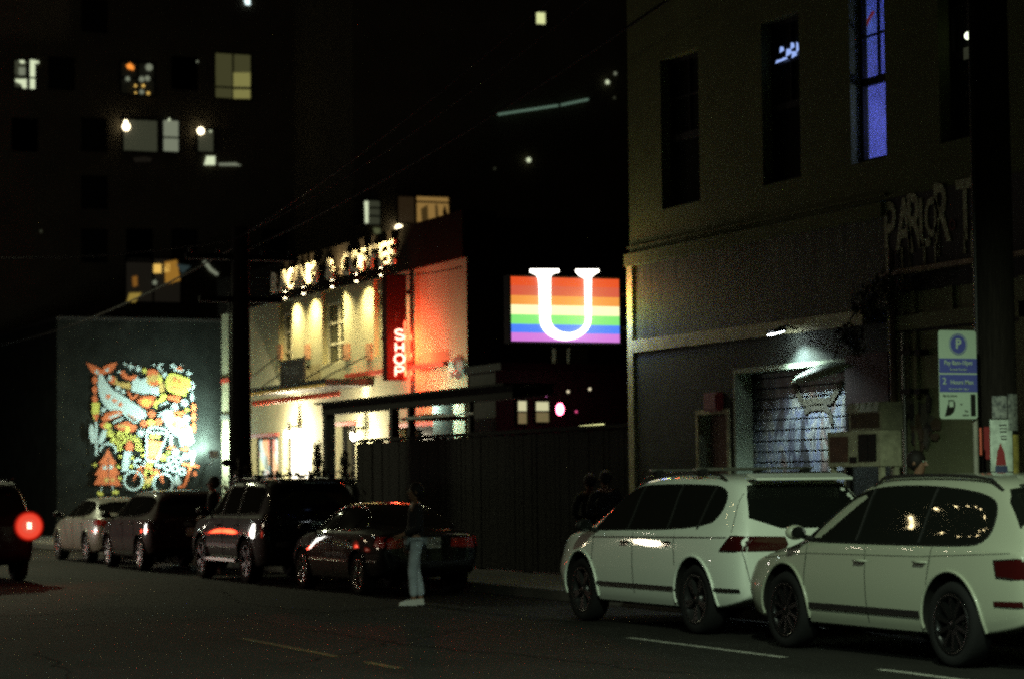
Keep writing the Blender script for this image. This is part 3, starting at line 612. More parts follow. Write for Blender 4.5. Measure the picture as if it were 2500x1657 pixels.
# stars and moon
star(518,105,46,BL); star(600,130,38,BL,6,.6); rg(845,110,42,20,BL,60,290); star(1135,178,44,BL); star(875,190,36,BL,6,.6); el(460,80,18,15,BL); el(765,88,12,12,BL); el(960,95,18,28,BL,20); el(1058,90,12,10,BL); el(665,150,26,26,YL); el(395,160,18,14,BL); el(295,225,20,34,BL)
star(380,335,34,BL,6,.6); star(437,372,32,BL,6,.6)
# left column
for y in (250,350,450): el(135,y,27,42,RD)
sh([(105,490),(185,485),(180,620),(145,680),(115,650),(102,560)], YL); sh([(110,620),(182,600),(155,690)], RD)
star(230,560,34,BL,6,.6); star(205,605,18,BL)
sh([(205,660),(250,600),(350,575),(435,575),(420,620),(330,660),(240,690)], RD); ln([(290,650),(400,610)], 26, BL); ln([(330,700),(440,655)], 22, BL)
sh([(190,715),(240,695),(310,715),(310,760),(250,770),(200,750)], RD); el(272,735,42,32,YL)
sh([(340,740),(470,685),(590,740),(560,790),(500,800),(400,780)], RD); ln([(380,740),(470,735)], 24, TN); sh([(465,740),(500,740),(510,790),(470,840),(455,800)], YL)
# beans
for x, y, c in ((300,815,YL),(405,830,YL),(345,893,YL),(738,610,RD),(660,712,RD),(815,690,RD),(985,532,BL),(1090,490,BL),(1112,655,BL),(735,705,YL),(860,1068,YL)): el(x,y,42,38,c,30); ln([(x-24,y+20),(x+24,y-20)], 7, BK)
el(1112,565,22,20,YL)
# lips, pepper, bird
sh([(578,465),(640,420),(780,415),(760,500),(700,555),(620,520)], RD); el(680,485,55,35,YL); ln([(645,500),(720,490)], 12, RD)
sh([(840,400),(890,395),(905,430),(860,480),(800,500),(790,560),(760,520),(765,480),(815,450)], YL)
for i in range(5): el(835+i*18,515-i*7,11,11,BL)
sh([(910,410),(1040,420),(1040,490),(910,455)], RD); ln([(490,370),(530,455),(590,400)], 26, RD)
sh([(850,590),(900,560),(960,570),(970,620),(1040,650),(1110,690),(1155,750),(1190,900),(1140,945),(1090,920),(1060,880),(1010,850),(940,800),(890,730),(845,640)], BL)
sh([(935,700),(980,680),(1080,700),(1150,760),(1060,770),(960,750)], TN); el(1040,725,60,26,RD,10); el(1040,722,44,16,BL,10); el(890,625,16,14,RD); ln([(945,830),(945,940)], 40, BL); ln([(1045,850),(1065,950)], 40, BL); sh([(890,975),(965,935),(985,980)], RD); sh([(1030,990),(1120,950),(1130,1000)], RD); sh([(800,630),(840,580),(850,600),(810,645)], BL); ln([(970,590),(1090,600)], 26, RD); ln([(975,630),(1060,640)], 24, RD)
for y, h in ((540,46),(640,48),(755,52)): el(1185,y,26,h,RD)
sh([(1170,360),(1195,440),(1185,470),(1155,470),(1145,430)], BL)
# glass with straw
sh([(690,880),(855,905),(810,1080),(690,1090)], RD); sh([(715,900),(800,910),(780,1050),(715,1060)], TN); el(760,960,30,30,YL)
ln([(690,790),(680,1100),(790,1115),(915,800),(860,765),(760,748),(700,770),(690,800),(905,818)], 24, BL); el(745,848,28,24,YL); el(798,848,28,24,YL)
ln([(705,1115),(675,1250),(655,1400)], 24, YL); ln([(745,1115),(720,1190),(755,1280),(700,1380)], 22, YL)
# flower torch
for i in range(14):
    a = R(-200+i*17); ln([(497+75*cos(a), 955+75*sin(a)), (497+140*cos(a), 955+130*sin(a))], 18, YL)
sh([(455,950),(500,880),(545,950),(530,1000),(470,1000)], RD); sh([(445,1005),(525,1010),(490,1210),(415,1220)], BL)
star(625,810,62,BL,8,.35)
# left leaves
sh([(135,690),(160,690),(162,1050),(140,1050)], BL); el(105,820,30,105,BL,-6); el(215,850,30,85,BL,22)
# tree figure and ring
rg(275,1005,92,72,BL,180,360+10); sh([(275,970),(310,1060),(365,1140),(330,1140),(400,1255),(355,1255),(415,1370),(120,1360),(175,1260),(130,1260),(210,1135),(170,1130),(235,1060)], RD)
el(240,1178,22,22,BL); el(305,1172,20,22,BL); ln([(278,1060),(278,1370)], 10, BK); ln([(210,1370),(195,1450)], 10, BL); ln([(320,1370),(330,1440)], 10, BL); el(190,1455,34,22,YL,15); el(352,1440,38,20,YL,-5); el(255,1310,26,26,TN); el(320,1310,20,20,TN)
# bicycle
rg(543,1315,108,86,BL); rg(860,1345,115,92,BL); ln([(543,1315),(620,1160),(800,1210),(860,1345)], 15, RD); ln([(610,1160),(690,1330),(800,1200)], 15, RD); el(700,1320,42,34,TN); ln([(850,1250),(850,1340)], 12, RD)
# rings, beans, horseshoes
for x, y in ((940,1095),(1022,1100),(905,1172),(985,1190),(1060,1222),(1160,1040)): rg(x,y,42,20,BL)
rg(590,1130,50,28,BL,60,330); rg(640,1130,34,18,BL,-60,120); sh([(760,1135),(860,1140),(830,1185),(770,1165)], BL); sh([(1000,1240),(1055,1330),(1030,1370),(985,1360),(978,1300)], BL)
for x, y in ((385,1170),(520,1165),(400,1290),(132,1150),(400,1060),(920,1020),(530,1075),(640,1050),(450,900),(635,990),(780,1240)): star(x,y,24,YL,6,.6)
sh([(1145,1010),(1190,1010),(1180,1150),(1150,1150)], BL); ln([(1150,1150),(1130,1240),(1085,1370),(1020,1390)], 28, RD); ln([(1060,1140),(1240,1170)], 26, RD); star(1195,1245,32,RD,5,.5); el(990,1015,40,40,BL); el(1095,1060,36,32,BL)
mo = mu.build('mural', [mred, mblu, myel, mtan, mblk], mbld, fix=False); rel(mo, mbld)
tag(mo)
# floodlight low at the wall corner
fp = ony(520, 1108, YM-.85)
fl = empty('mural_floodlight', fp, 0, 'floodlight glaring by the wall corner at the right edge of the mural', 'lamp')
b = MB(); b.box(-.16,.16,-.10,.02,-.12,.12); b.build('housing', blackmetal, fl); b = MB(); b.box(-.14,.14,.02,.03,-.10,.10); b.build('lens', emitm('flood_lens', (.85,1,.9), 50), fl)
b = MB(); b.tube([(0,.0,-.12),(0,.1,-.3),(0,.84,-.3)], .02, 8); b.build('arm', blackmetal, fl)
spot('mural_flood', fp+Vector((0,.06,0)), (fp.x-1.6, YM, fp.z+1.3), 4000, (.72,1,.86), 150, .8, .08)
point('added_mural_glow', ony(522, 1092, YM-.4), 300, (.75,1,.88), .08)  # extra unseen light added to widen the floodlight's glow
spot('facade_flood', fp+Vector((.1,.0,0)), (XB, YM-1.4, fp.z+1.0), 700, (.82,1,.86), 130, .8, .08)
# ================================================================== YARD: fence, hedge, pergola, back building
fe = empty('plank_fence', (XF, 42, .13), 0, 'tall dark plank fence along the pavement, between hedge and corner building', 'fence')
yA, yB = YC+.05, onx(872, 1100, XF).y
b = MB(); n = int((yB-yA)/.19); random.seed(9)
for i in range(n):
    a = yA+(yB-yA)*i/n; b.box(XF-.02+random.uniform(-.008,.008), XF+.02, a+.006, a+(yB-yA)/n-.006, .16, 2.52+random.uniform(-.02,.02))
part(b, 'planks', plank, fe)
b = MB(); b.box(XF-.05, XF+.05, yA, yB, 2.54, 2.60); part(b, 'top_rail', plank, fe)
for i in range(7):
    b = MB(); y = yA+.1+(yB-yA-.2)*i/6; b.box(XF+.03, XF+.15, y-.06, y+.06, .13, 2.53); part(b, 'post', plank, fe)
def bush(name, c, rad, n, s, label, cat='hedge', seed=1):
    random.seed(seed); b = MB(); leaves(b, c, rad, n, s); 
    o = b.build(name, foliage); return tag(o, label, cat)
random.seed(21); hb = MB()
hy0, hy1 = yB, onx(560,1150,XF).y
for i in range(16): leaves(hb, (XF+.1, hy0+(hy1-hy0)*(i+.5)/16, 1.05), (.45, .9, .98+random.uniform(-.05,.05)), 420, .09)
hb.box(XF-.1, XF+.3, hy0+.05, hy1, .13, 1.65)
tag(hb.build('clipped_hedge', foliage), 'low dark clipped hedge in front of the lit cafe entrance, left of the plank fence', 'hedge')
for i, (x, yt, lab) in enumerate(((775,1050,'tall conical dark shrub right of the glaring entrance, left of the pergola post'),(842,1078,'conical dark shrub rising against the dark doorway'),(912,1052,'small pointed shrub in front of the bright wall patch'),(893,1072,'low round shrub at the foot of the bright wall patch'))):
    p = onx(x, yt, XF+.7); root = empty('yard_shrub', (p.x, p.y, .13), 0, lab, 'shrub', 'shrubs behind the fence')
    b = MB(); h = p.z-.13; random.seed(30+i)
    for k in range(9): z = h*(.12+.8*k/9); w = .42*(1-k/10.5)*(1.25 if i == 3 else 1); leaves(b, (0,0,z), (w,w,h*.10), 130, .06)
    b.build('foliage', foliage, root); b = MB(); b.tube([(0,0,0),(0,0,h*.8)], .04); b.build('stem', barkm, root)
# pergola
XP = 19.2
ztop = onx(1000, 956, XP).z-.20
pg = empty('pergola', (XP, 48, .13), 0, 'black flat roofed pergola on posts between fence and cafe', 'pergola')
pa, pb = onx(1262, 935, XP).y, onx(795, 985, XP).y
b = MB(); b.box(XP-.1, XP+.1, pa, pb, ztop-.15, ztop+.10); b.box(XP+.7, XP+.8, pa, pb, ztop-.1, ztop+.10); part(b, 'beam', mat('black_roof_sheet', (.010,.009,.008), .9, spec=.15), pg)
b = MB(); b.box(XP-.3, XP+.85, pa, pb, ztop+.10, ztop+.15)
part(b, 'roof_sheet', mat('black_roof_sheet', (.010,.009,.008), .9, spec=.15), pg)
for x, w in ((803,.12),(962,.09),(1004,.07),(1150,.05)):
    y = onx(x, 1000, XP).y; b = MB(); b.box(XP-w, XP+w, y-w, y+w, .13, ztop-.15); part(b, 'post', black, pg)
b = MB(); y0 = onx(990,968,XP).y; b.box(XP-.14, XP-.11, onx(1170,950,XP).y, y0, ztop-.42, ztop-.38); part(b, 'light_rail', mat('pale_rail', (.45,.5,.42), .4), pg)
pp_ = Vector((XB-.9, YB0+.9, onx(1100, 985, XB).z)); point('added_pergola_glow', pp_, 55, (.62,1,.82), .12); pp_ = onx(985, 990, XB-1.0); point('added_pergola_glow', pp_, 60, (1,.62,.3), .12)  # unseen lights added to strengthen the glow under the pergola
b = MB(); y0 = onx(1060,975,XP+.6).y; b.lathe([(.05,-.1),(.75,-.08),(.8,-.03),(.2,.05),(.02,.06)], 20, 'z', (XP+.6, y0, ztop-.35)); 
ho = b.build('heater_canopy', blackmetal); tag(ho, 'round dark hanging disc under the pergola next to the corrugated panel', 'heater')
# low dark structure under/behind the rainbow sign
YQ = 50.0
bb = empty('back_bar', (21, YQ, 0), 0, 'low dark bar building behind the fence with two cream lit windows and a pink lamp', 'building')
xa, xb = ony(1212, 1000, YQ).x, ony(1560, 1000, YQ).x
bb2 = []
for (x0, x1, yt, yb) in ((1264,1287,978,1033),(1308,1341,980,1029)):
    a = ony(x0, yt, YQ); c_ = ony(x1, yb, YQ); bb2.append((a.x, c_.x, c_.z, a.z))
b = MB(); ztb = ony(1300, 905, YQ).z
b.box(xa, xb, YQ+.05, YQ+1.6, 0, ztb); part(b, 'wall', mat('dark_bar_wall', (.012,.011,.010), .85, var=.2, scale=3), bb)
b = MB(); b.box(xa-.1, xb+.2, YQ-.5, YQ+1.7, ztb, ztb+.15); part(b, 'roof', black, bb)
for (a, c, z0, z1) in bb2:
    b = MB(); t = .04
    for q in ((a-t,a,z0-t,z1+t),(c,c+t,z0-t,z1+t),(a,c,z1,z1+t),(a,c,z0-t,z0)): b.box(q[0], q[1], YQ-.02, YQ+.05, q[2], q[3])
    f = part(b, 'window', black, bb); zm = z0+(z1-z0)*.56
    b = MB(); b.add([(a,YQ+.03,zm),(c,YQ+.03,zm),(c,YQ+.03,z1),(a,YQ+.03,z1)], [(0,1,2,3)]); b.build('pane', emitm('cream_glow', (.8,.78,.45), .75), f)
    b = MB(); b.add([(a,YQ+.03,z0),(c,YQ+.03,z0),(c,YQ+.03,zm-.04),(a,YQ+.03,zm-.04)], [(0,1,2,3)]); b.build('pane', emitm('olive_glow', (.5,.42,.18), .30), f)
p = ony(1367, 998, YQ-1.2); b = MB(); b.ball((0,0,0), .09, 10, 0, (1,1,1.5)); o = b.build('pink_lamp', emitm('pink_glow', (1,.12,.22), 14)); o.location = p; tag(o, 'small glowing pink lamp in front of the dark bar', 'lamp')
b = MB(); b.tube([(0,0,.13),(0,0,ztb-p.z)], .01, 6); b.build('cord', black, o)
point('pink_light', p+Vector((0,-.25,0)), 3, (1,.08,.2), .1)
for (x, y, c, s, r, lab) in ((1310,963,(1,.95,.8),9,.035,'tiny white bulb above the wider cream window'),(1334,964,(1,.25,.7),2,.03,'tiny magenta bulb beside the white one'),(1387,955,(.8,.7,.45),1,.035,'dim bulb above and right of the pink lamp'),(1440,949,(.8,.7,.45),1,.035,'dimmest bulb nearest the corner building'),(1407,1004,(1,.1,.3),.8,.03,'small red spark right of the pink lamp')):
    p = ony(x, y, YQ-.6); b = MB(); b.ball((0,0,0), r, 8); o = b.build('string_bulb', emitm('bulb_%d' % x, c, s)); o.location = p; tag(o, lab, 'bulb', 'small bulbs over the bar')
q0, q1 = ony(1415, 1041, 44), ony(1474, 1036, 44); b = MB(); b.tube([q0, q1], .022, 6); tag(b.build('strip_light', emitm('strip_glow', (.95,.95,.4), 1.6)), 'slim yellow tube light lying along the top of the fence', 'lamp')
# grey panels above the bar roof, under the rainbow sign
b = MB(); 
for (x0, x1) in ((1352,1375),(1388,1430)):
    a = ony(x0, 850, YQ+1); c_ = ony(x1, 903, YQ+1); b.box(a.x, c_.x, YQ+.9, YQ+1.1, c_.z, a.z)
part(b, 'roof_box', mat('grey_roof_box', (.10,.095,.07), .9, var=.2), bb)

# ================================================================== TOWERS
YT = 104.0
tw = empty('apartment_tower', (30, YT, 0), 0, 'tall black apartment tower with a few scattered lit windows at upper left', 'building')
TZ = ony(600,-300,YT).z
xa, xb = ony(-150,300,YT).x, ony(1130,300,YT).x
conc = mat('night_concrete', (.10,.088,.06), .9, var=.2, scale=.5)
b = MB(); b.box(xa, xb, YT, YT+18, 0, TZ+6); part(b, 'wall', conc, tw)
def twin(root, x0, y0, x1, y1, Y, m, name='window', frame=True, extra=()):
    a = ony(x0, y0, Y-.06); c = ony(x1, y1, Y-.06); t = .06
    f = MB()
    for q in ((a.x-t,a.x,c.z-t,a.z+t),(c.x,c.x+t,c.z-t,a.z+t),(a.x,c.x,a.z,a.z+t),(a.x,c.x,c.z-t,c.z)): f.box(q[0], q[1], Y-.08, Y, q[2], q[3])
    for e in extra:   # glazing bars given as fractions
        if e[0] == 'v': xx = a.x+(c.x-a.x)*e[1]; f.box(xx-t*.6, xx+t*.6, Y-.085, Y-.03, c.z, a.z)
        else: zz = a.z+(c.z-a.z)*e[1]; f.box(a.x, c.x, Y-.084, Y-.031, zz-t*.6, zz+t*.6)
    fo = part(f, name, black, root); p = MB(); p.add([(a.x,Y-.02,c.z),(c.x,Y-.02,c.z),(c.x,Y-.02,a.z),(a.x,Y-.02,a.z)], [(0,1,2,3)]); p.build('pane', m, fo); return fo
def blob(root, pts, Y, m, name='lit_shape'):
    f = MB(); P = [ony(x, y, Y-.10) for x, y in pts]; f.prism(P, (0,.015,0)); return part(f, name, m, root)
E = lambda n, c, s: emitm('tower_'+n, c, s)
coolw = E('cool', (.85,.95,.62), .8); olv = E('olive', (.34,.33,.13), .14); olv2 = E('olive_bright', (.62,.58,.18), .32); dimg = E('dimgreen', (.28,.30,.18), .12); curt = E('curtain', (.5,.55,.38), .35); org = E('orange', (1,.30,.04), 1.1); amb = E('amber', (.9,.55,.12), .9); hot = E('hot', (1,.82,.5), 6); dk = E('faint', (.12,.10,.07), .06); yel = E('yellow', (.8,.85,.40), .9); vdim = E('verydim', (.1,.10,.06), .03)
def lamp(x, y, r, m=hot, Y=YT, root=None):
    p = ony(x, y, Y-.16); b = MB(); b.ball(p, r, 8); return part(b, 'room_lamp', m, root or tw)
twin(tw, 36,148,63,214, YT, dimg, extra=(('h',.58),)); blob(tw, [(46,148),(58,148),(62,154),(52,156)], YT, coolw); blob(tw, [(46,165),(62,165),(62,184),(46,184)], YT, curt); blob(tw, [(38,194),(65,194),(65,216),(56,216),(52,206),(38,200)], YT, coolw)
twin(tw, 73,146,86,218, YT, coolw, extra=(('h',.62),)); blob(tw, [(82,148),(96,150),(94,156),(83,155)], YT, coolw)
twin(tw, 296,152,376,232, YT, vdim, extra=(('v',.5),('h',.5))); blob(tw, [(308,160),(318,154),(328,164),(326,172),(312,168)], YT, org)
for (x, y, r) in ((312,193,.10),(364,165,.16),(346,194,.12),(360,192,.12),(331,210,.06),(350,210,.07),(362,228,.07),(346,225,.10),(331,227,.05)): lamp(x, y, r, curt if r > .07 else amb)
twin(tw, 526,130,612,243, YT, olv, extra=(('h',.76),('v',.5))); blob(tw, [(570,178),(611,178),(611,212),(570,212)], YT, olv2); blob(tw, [(570,219),(611,219),(611,241),(570,241)], YT, olv2)
twin(tw, 302,292,384,371, YT, dimg); lamp(308,310,.17); lamp(307,298,.08)
twin(tw, 399,294,436,371, YT, curt, extra=(('h',.55),)); lamp(413,293,.06, coolw); blob(tw, [(325,385),(355,383),(372,386),(368,395),(330,396)], YT, dk)
twin(tw, 484,316,521,371, YT, dimg); lamp(490,320,.16); lamp(514,321,.05, coolw); blob(tw, [(504,382),(525,382),(525,403),(498,403),(502,392)], YT, coolw); blob(tw, [(534,399),(575,398),(590,405),(536,405)], YT, curt)
lamp(482,151,.05, curt); lamp(100,565,.06, dimg)
twin(tw, 796,148,820,171, YT, dimg); lamp(808,156,.12, coolw); twin(tw, 800,222,820,250, YT, dk, extra=(('h',.5),)); lamp(810,247,.07, curt)
blob(tw, [(596,0),(610,-2),(611,13),(600,12)], YT, E('white', (.8,1,1), 1.6)); blob(tw, [(857,-4),(880,-4),(880,20),(866,14)], YT, yel)
twin(tw, 308,630,440,738, YT, dk, extra=(('v',.5),)); blob(tw, [(375,645),(394,645),(394,667),(375,667)], YT, amb); blob(tw, [(402,640),(432,635),(440,685),(404,695)], YT, E('dimorange', (.75,.36,.05), .38)); blob(tw, [(402,646),(414,644),(414,664),(402,665)], YT, amb); blob(tw, [(323,676),(335,674),(336,698),(325,701)], YT, E('rust', (.6,.25,.04), .3)); blob(tw, [(316,716),(346,715),(330,738),(310,738)], YT, E('sofa', (.6,.42,.08), .45)); blob(tw, [(430,645),(466,650),(445,668)], YT, E('tealspot', (.1,.16,.16), .2)); lamp(378,690,.10, curt)
blob(tw, [(495,640),(502,636),(518,656),(534,668),(530,674),(512,662)], YT, curt)
for i in range(26):       # unlit windows
    random.seed(100+i); x = random.choice((60,150,230,340,450,560,670,790,900,1000)); y = random.choice((40,180,330,470,600))
    if any(abs(x-a) < 75 and abs(y-b_) < 60 for a, b_ in ((60,180),(340,190),(570,185),(345,330),(500,330),(808,200),(370,680),(420,330))): continue
    twin(tw, x-28, y-38, x+28, y+38, YT, glassdk)
YU = 96.0
t2 = empty('apartment_block', (44, YU, 0), 0, 'lower black apartment block with a warm lit room just above the cafe roof', 'building')
xa, xb = ony(862,400,YU).x, ony(1700,400,YU).x
b = MB(); b.box(xa, xb, YU, YU+20, 0, TZ+2); part(b, 'wall', conc, t2)
twin(t2, 890,490,928,548, YU, dimg, extra=(('h',.3),('h',.65))); blob(t2, [(890,492),(899,492),(899,544),(892,546)], YU, coolw); blob(t2, [(912,556),(928,558),(928,572),(914,570)], YU, E('dim2', (.4,.45,.2), .2))
twin(t2, 972,480,1012,545, YU, E('brown', (.20,.12,.05), .09)); twin(t2, 1017,480,1096,545, YU, E('room', (.62,.36,.10), .40), extra=(('h',.2),))
blob(t2, [(1028,510),(1044,500),(1046,545),(1030,545)], YU, E('roomdark', (.3,.18,.05), .15)); blob(t2, [(1062,500),(1068,500),(1072,540),(1064,545)], YU, E('roomdark', 0, 0)); blob(t2, [(1080,520),(1086,500),(1094,528),(1090,536)], YU, black)
lamp(974,558,.17, hot, YU, t2)
twin(t2, 1309,30,1332,60, YU, yel); lamp(1483,201,.09, coolw, YU, t2); lamp(1502,180,.07, curt, YU, t2); lamp(1500,239,.06, dimg, YU, t2); lamp(1291,391,.10, coolw, YU, t2); lamp(1208,412,.05, dimg, YU, t2)
b = MB(); b.tube([ony(1216,280,YU-.2), ony(1362,258,YU-.2)], .045, 6); b.tube([ony(1370,257,YU-.2), ony(1436,243,YU-.2)], .045, 6); part(b, 'tube_lamp', E('tube', (.30,.5,.36), .35), t2)

# ================================================================== UTILITY POLES AND WIRES
def upole(x, y, r0, r1, h, label):
    o = empty('utility_pole', (x, y, .14), 0, label, 'pole', 'wooden utility poles')
    b = MB(); b.tube([(0,0,0),(0,0,h*.5),(0,0,h)], [r0,(r0+r1)/2,r1], 20); b.build('pole', poletar, o)
    b = MB(); b.box(-1.2,1.2,-.06,.06,h-.7,h-.58); b.box(-.9,.9,-.06,.06,h-1.6,h-1.48); b.build('crossarm', poletar, o)
    for k in (-1.1,-.5,.5,1.1): b = MB(); b.lathe([(.02,0),(.05,.03),(.03,.07),(.05,.10),(.0,.14)], 10, 'z', (k,0,h-.58)); b.build('insulator', blackmetal, o)
    b = MB(); b.tube([(-r0-.01,-.02,.1),(-r0-.01,-.02,h*.8)], .025, 8); b.build('riser_pipe', blackmetal, o)
    return o
pl = onx(588, 1000, 14.85); PL = upole(pl.x, pl.y, .235, .18, 7.0, 'black utility pole with flyers at its foot, standing in front of the cafe')
pr = onx(2432, 1000, 14.8); PR = upole(pr.x, pr.y, .225, .19, 12, 'black utility pole plastered with posters beside the parking sign, at the right edge')
def curved(parent, R0, a0, a1, z0, z1, m, name='flyer', k=.004):
    b = MB(); n = 8; vs = []
    for i in range(n+1):
        a = R(a0+(a1-a0)*i/n); vs += [((R0+k)*cos(a), (R0+k)*sin(a), z0), ((R0+k)*cos(a), (R0+k)*sin(a), z1)]
    b.add(vs, [(2*i,2*i+2,2*i+3,2*i+1) for i in range(n)], 0, True); return b.build(name, m, parent)
fl_w = mat('pale_flyer', (.42,.50,.42), .8, var=.3, scale=9); fl_d = mat('dark_flyer', (.03,.035,.04), .8, var=.5, scale=20, col2=(.25,.27,.24)); fl_y = mat('yellow_flyer', (.34,.28,.06), .8, var=.4, scale=9); fl_r = mat('red_flyer_print', (.20,.015,.015), .8)
def pz(y): return onx(2432, y, 14.6).z-.14
curved(PR, .224, -135, -95, pz(1020), pz(965), fl_d); curved(PR, .224, -142, -80, pz(1150), pz(1023), fl_w); curved(PR, .224, -78, -40, pz(1160), pz(1060), fl_y); curved(PR, .224, -92, -50, pz(1050), pz(960), fl_d); curved(PR, .224, -160,-143, pz(1120), pz(1040), fl_r)
# red cone and blue base printed on the flyer
def onpole(u, z, k=.008): a = R(u); return ((.224+k)*cos(a), (.224+k)*sin(a), z)
b = MB(); zA, zB = pz(1135), pz(1080)
b.add([onpole(-128,zA),onpole(-119,zA),onpole(-110,zA),onpole(-101,zA),onpole(-106,zA+(zB-zA)*.6),onpole(-115,zB),onpole(-124,zA+(zB-zA)*.6)], [(0,1,2,3,4,5,6)]); b.build('printed_cone', fl_r, PR)
b = MB(); zA, zB = pz(1160), pz(1136); b.add([onpole(-131,zA),onpole(-120,zA),onpole(-108,zA),onpole(-96,zA),onpole(-98,zB),onpole(-110,zB),onpole(-120,zB),onpole(-129,zB)], [tuple(range(8))]); b.build('printed_base', mat('dark_blue_print', (.03,.04,.09), .8), PR)
for i, y in enumerate((1038,1046,1054,1065,1072)):
    b = MB(); z = pz(y); b.add([onpole(-118+i,z),onpole(-110+i,z),onpole(-98,z),onpole(-98,z+.012),onpole(-110,z+.012),onpole(-118+i,z+.012)], [(0,1,2,3,4,5)]); b.build('printed_line', fl_d if i % 2 else black, PR)
random.seed(4)
for i in range(22):
    u = random.uniform(-165,-30); z = random.uniform(.7,1.95); curved(PL, .225, u, u+random.uniform(12,40), z, z+random.uniform(.12,.3), random.choice((fl_d,fl_d,fl_d,fl_y,fl_w if i % 4 == 0 else fl_d,poletar)), 'flyer', .004+.001*i)
b = MB(); random.seed(8); leaves(b, (0,0,1.75), (.30,.30,.28), 160, .06); b.build('torn_paper', fl_d, PL)
b = MB(); b.ball((-.33,-.05,2.02), .09, 8, 0, (1.2,1,.9)); b.tube([(-.2,0,2.0),(-.33,-.05,2.02)], .03); b.build('meter_head', blackmetal, PL)
# wires
wire_m = mat('wire', (.006,.005,.005), .9, spec=.1)
def wire(p, q, sag, r, lab):
    P = []; p = Vector(p); q = Vector(q)
    for i in range(25): t = i/24; v = p.lerp(q, t); v.z -= sag*4*t*(1-t); P.append(v)
    b = MB(); b.tube(P, r, 5); tag(b.build('overhead_wire', wire_m), lab, 'wire', 'overhead wires')
A = Vector((pl.x, pl.y, 0)); B = Vector((pr.x, pr.y, 0)); C_ = Vector((14.9, 95, 0))
wire(A+Vector((0,0,6.95)), B+Vector((0,0,11.2)), .5, .016, 'overhead wire from the left pole to the right pole, highest one')
wire(A+Vector((.2,0,6.7)), B+Vector((.2,0,9.4)), .4, .022, 'thicker overhead wire slung below the others between the two poles')
wire(A+Vector((-.2,0,6.85)), B+Vector((-.3,0,10.3)), .6, .014, 'thin overhead wire between the two poles, middle one')
wire(A+Vector((0,0,6.8)), C_+Vector((0,0,7.3)), 1.0, .022, 'overhead wire running on down the street from the left pole')
wire(A+Vector((.3,0,6.8)), (XB-.1, onx(1139,700,XB).y, 6.9), .4, .014, 'service wire from the left pole to the cafe wall')
wire(A+Vector((0,0,6.9)), (7, 62, 8.0), .5, .014, 'service wire crossing the street to the left')
# ================================================================== PARKING SIGN
YP2 = pr.y-.45
a = ony(2291, 806, YP2); c = ony(2387, 1022, YP2); px0, px1, pz1, pz0 = a.x, c.x, a.z, c.z; Wd = px1-px0; Hh = pz1-pz0
ps = empty('parking_sign', (px1-.04, YP2+.05, .14), 0, 'tall parking sign on a thin post, with blue P roundel and 2 Hours Max', 'sign')
wpaint = mat('sign_white', (.36,.46,.36), .5); bpaint = mat('sign_blue', (.065,.075,.30), .5)
b = MB(); b.tube([(px1+.01,YP2+.06,.14),(px1+.01,YP2+.06,pz1-.05)], .028, 10); part(b, 'post', mat('galvanised_post', (.20,.20,.16), .6, var=.3), ps)
b = MB(); rr = .03; P = []
for (cx, cz2, s) in ((px1-rr,pz1-rr,0),(px0+rr,pz1-rr,90),(px0+rr,pz0+rr,180),(px1-rr,pz0+rr,270)):
    for k in range(5): t = R(s+k*22.5); P.append(Vector((cx+rr*cos(t), YP2, cz2+rr*sin(t))))
b.prism(P, (0,.01,0)); pb_ = part(b, 'plate', wpaint, ps)
def sz(f): return pz1-Hh*f
b = MB(); y = YP2-.003
for f0, f1 in ((.315,.478),(.497,.695)): b.add([(px0,y,sz(f1)),(px1,y,sz(f1)),(px1,y,sz(f0)),(px0,y,sz(f0))], [(0,1,2,3)])
b.lathe([(.001,0),(Wd*.205,0)], 32, 'y', ((px0+px1)/2+.005, YP2-.004, sz(.155))); b.lathe([(Wd*.225,0),(Wd*.24,0)], 32, 'y', ((px0+px1)/2+.005, YP2-.004, sz(.155)))
b.build('blue_band', bpaint, pb_)
b = MB(); cx = (px0+px1)/2
text_to(b, 'P', .135, TOCAM_Y((cx+.005, YP2-.008, sz(.155))), 0, .001, .004)
text_to(b, 'Pay 8am-10pm', .066, TOCAM_Y((cx, YP2-.008, sz(.365))), 0, .001, .001, sx=.88)
text_to(b, 'Except Sunday', .035, TOCAM_Y((cx, YP2-.008, sz(.438))), 0, .001)
text_to(b, '2', .098, TOCAM_Y((px0+.055, YP2-.008, sz(.575))), 0, .001, .001)
text_to(b, 'Hours Max', .062, TOCAM_Y((cx+.04, YP2-.008, sz(.585))), 0, .001, .001)
text_to(b, 'No limit after 10pm', .03, TOCAM_Y((cx, YP2-.008, sz(.66))), 0, .001)
b.build('white_lettering', wpaint, pb_)
b = MB(); text_to(b, 'Pay by phone', .032, TOCAM_Y((px0+.12, YP2-.006, sz(.737))), 0, .001); text_to(b, 'or', .034, TOCAM_Y((cx+.03, YP2-.006, sz(.83))), 0, .001); text_to(b, 'Pay', .03, TOCAM_Y((cx+.09, YP2-.006, sz(.91))), 0, .001); text_to(b, 'station', .028, TOCAM_Y((cx+.08, YP2-.006, sz(.955))), 0, .001)
y = YP2-.005
b.add([(px1-.085,y,sz(.965)),(px1-.025,y,sz(.965)),(px1-.025,y,sz(.72)),(px1-.085,y,sz(.72))], [(0,1,2,3)])
def sp(u, v): return (px0+Wd*u, y, sz(v))
b.add([sp(.12,.97),sp(.27,.955),sp(.36,.92),sp(.40,.86),sp(.40,.80),sp(.35,.82),sp(.20,.84),sp(.16,.90)], [tuple(range(8))]); y = YP2-.0055; b.add([sp(.22,.785),sp(.37,.785),sp(.37,.90),sp(.22,.90)], [(0,1,2,3)])
b.build('black_print', black, pb_)
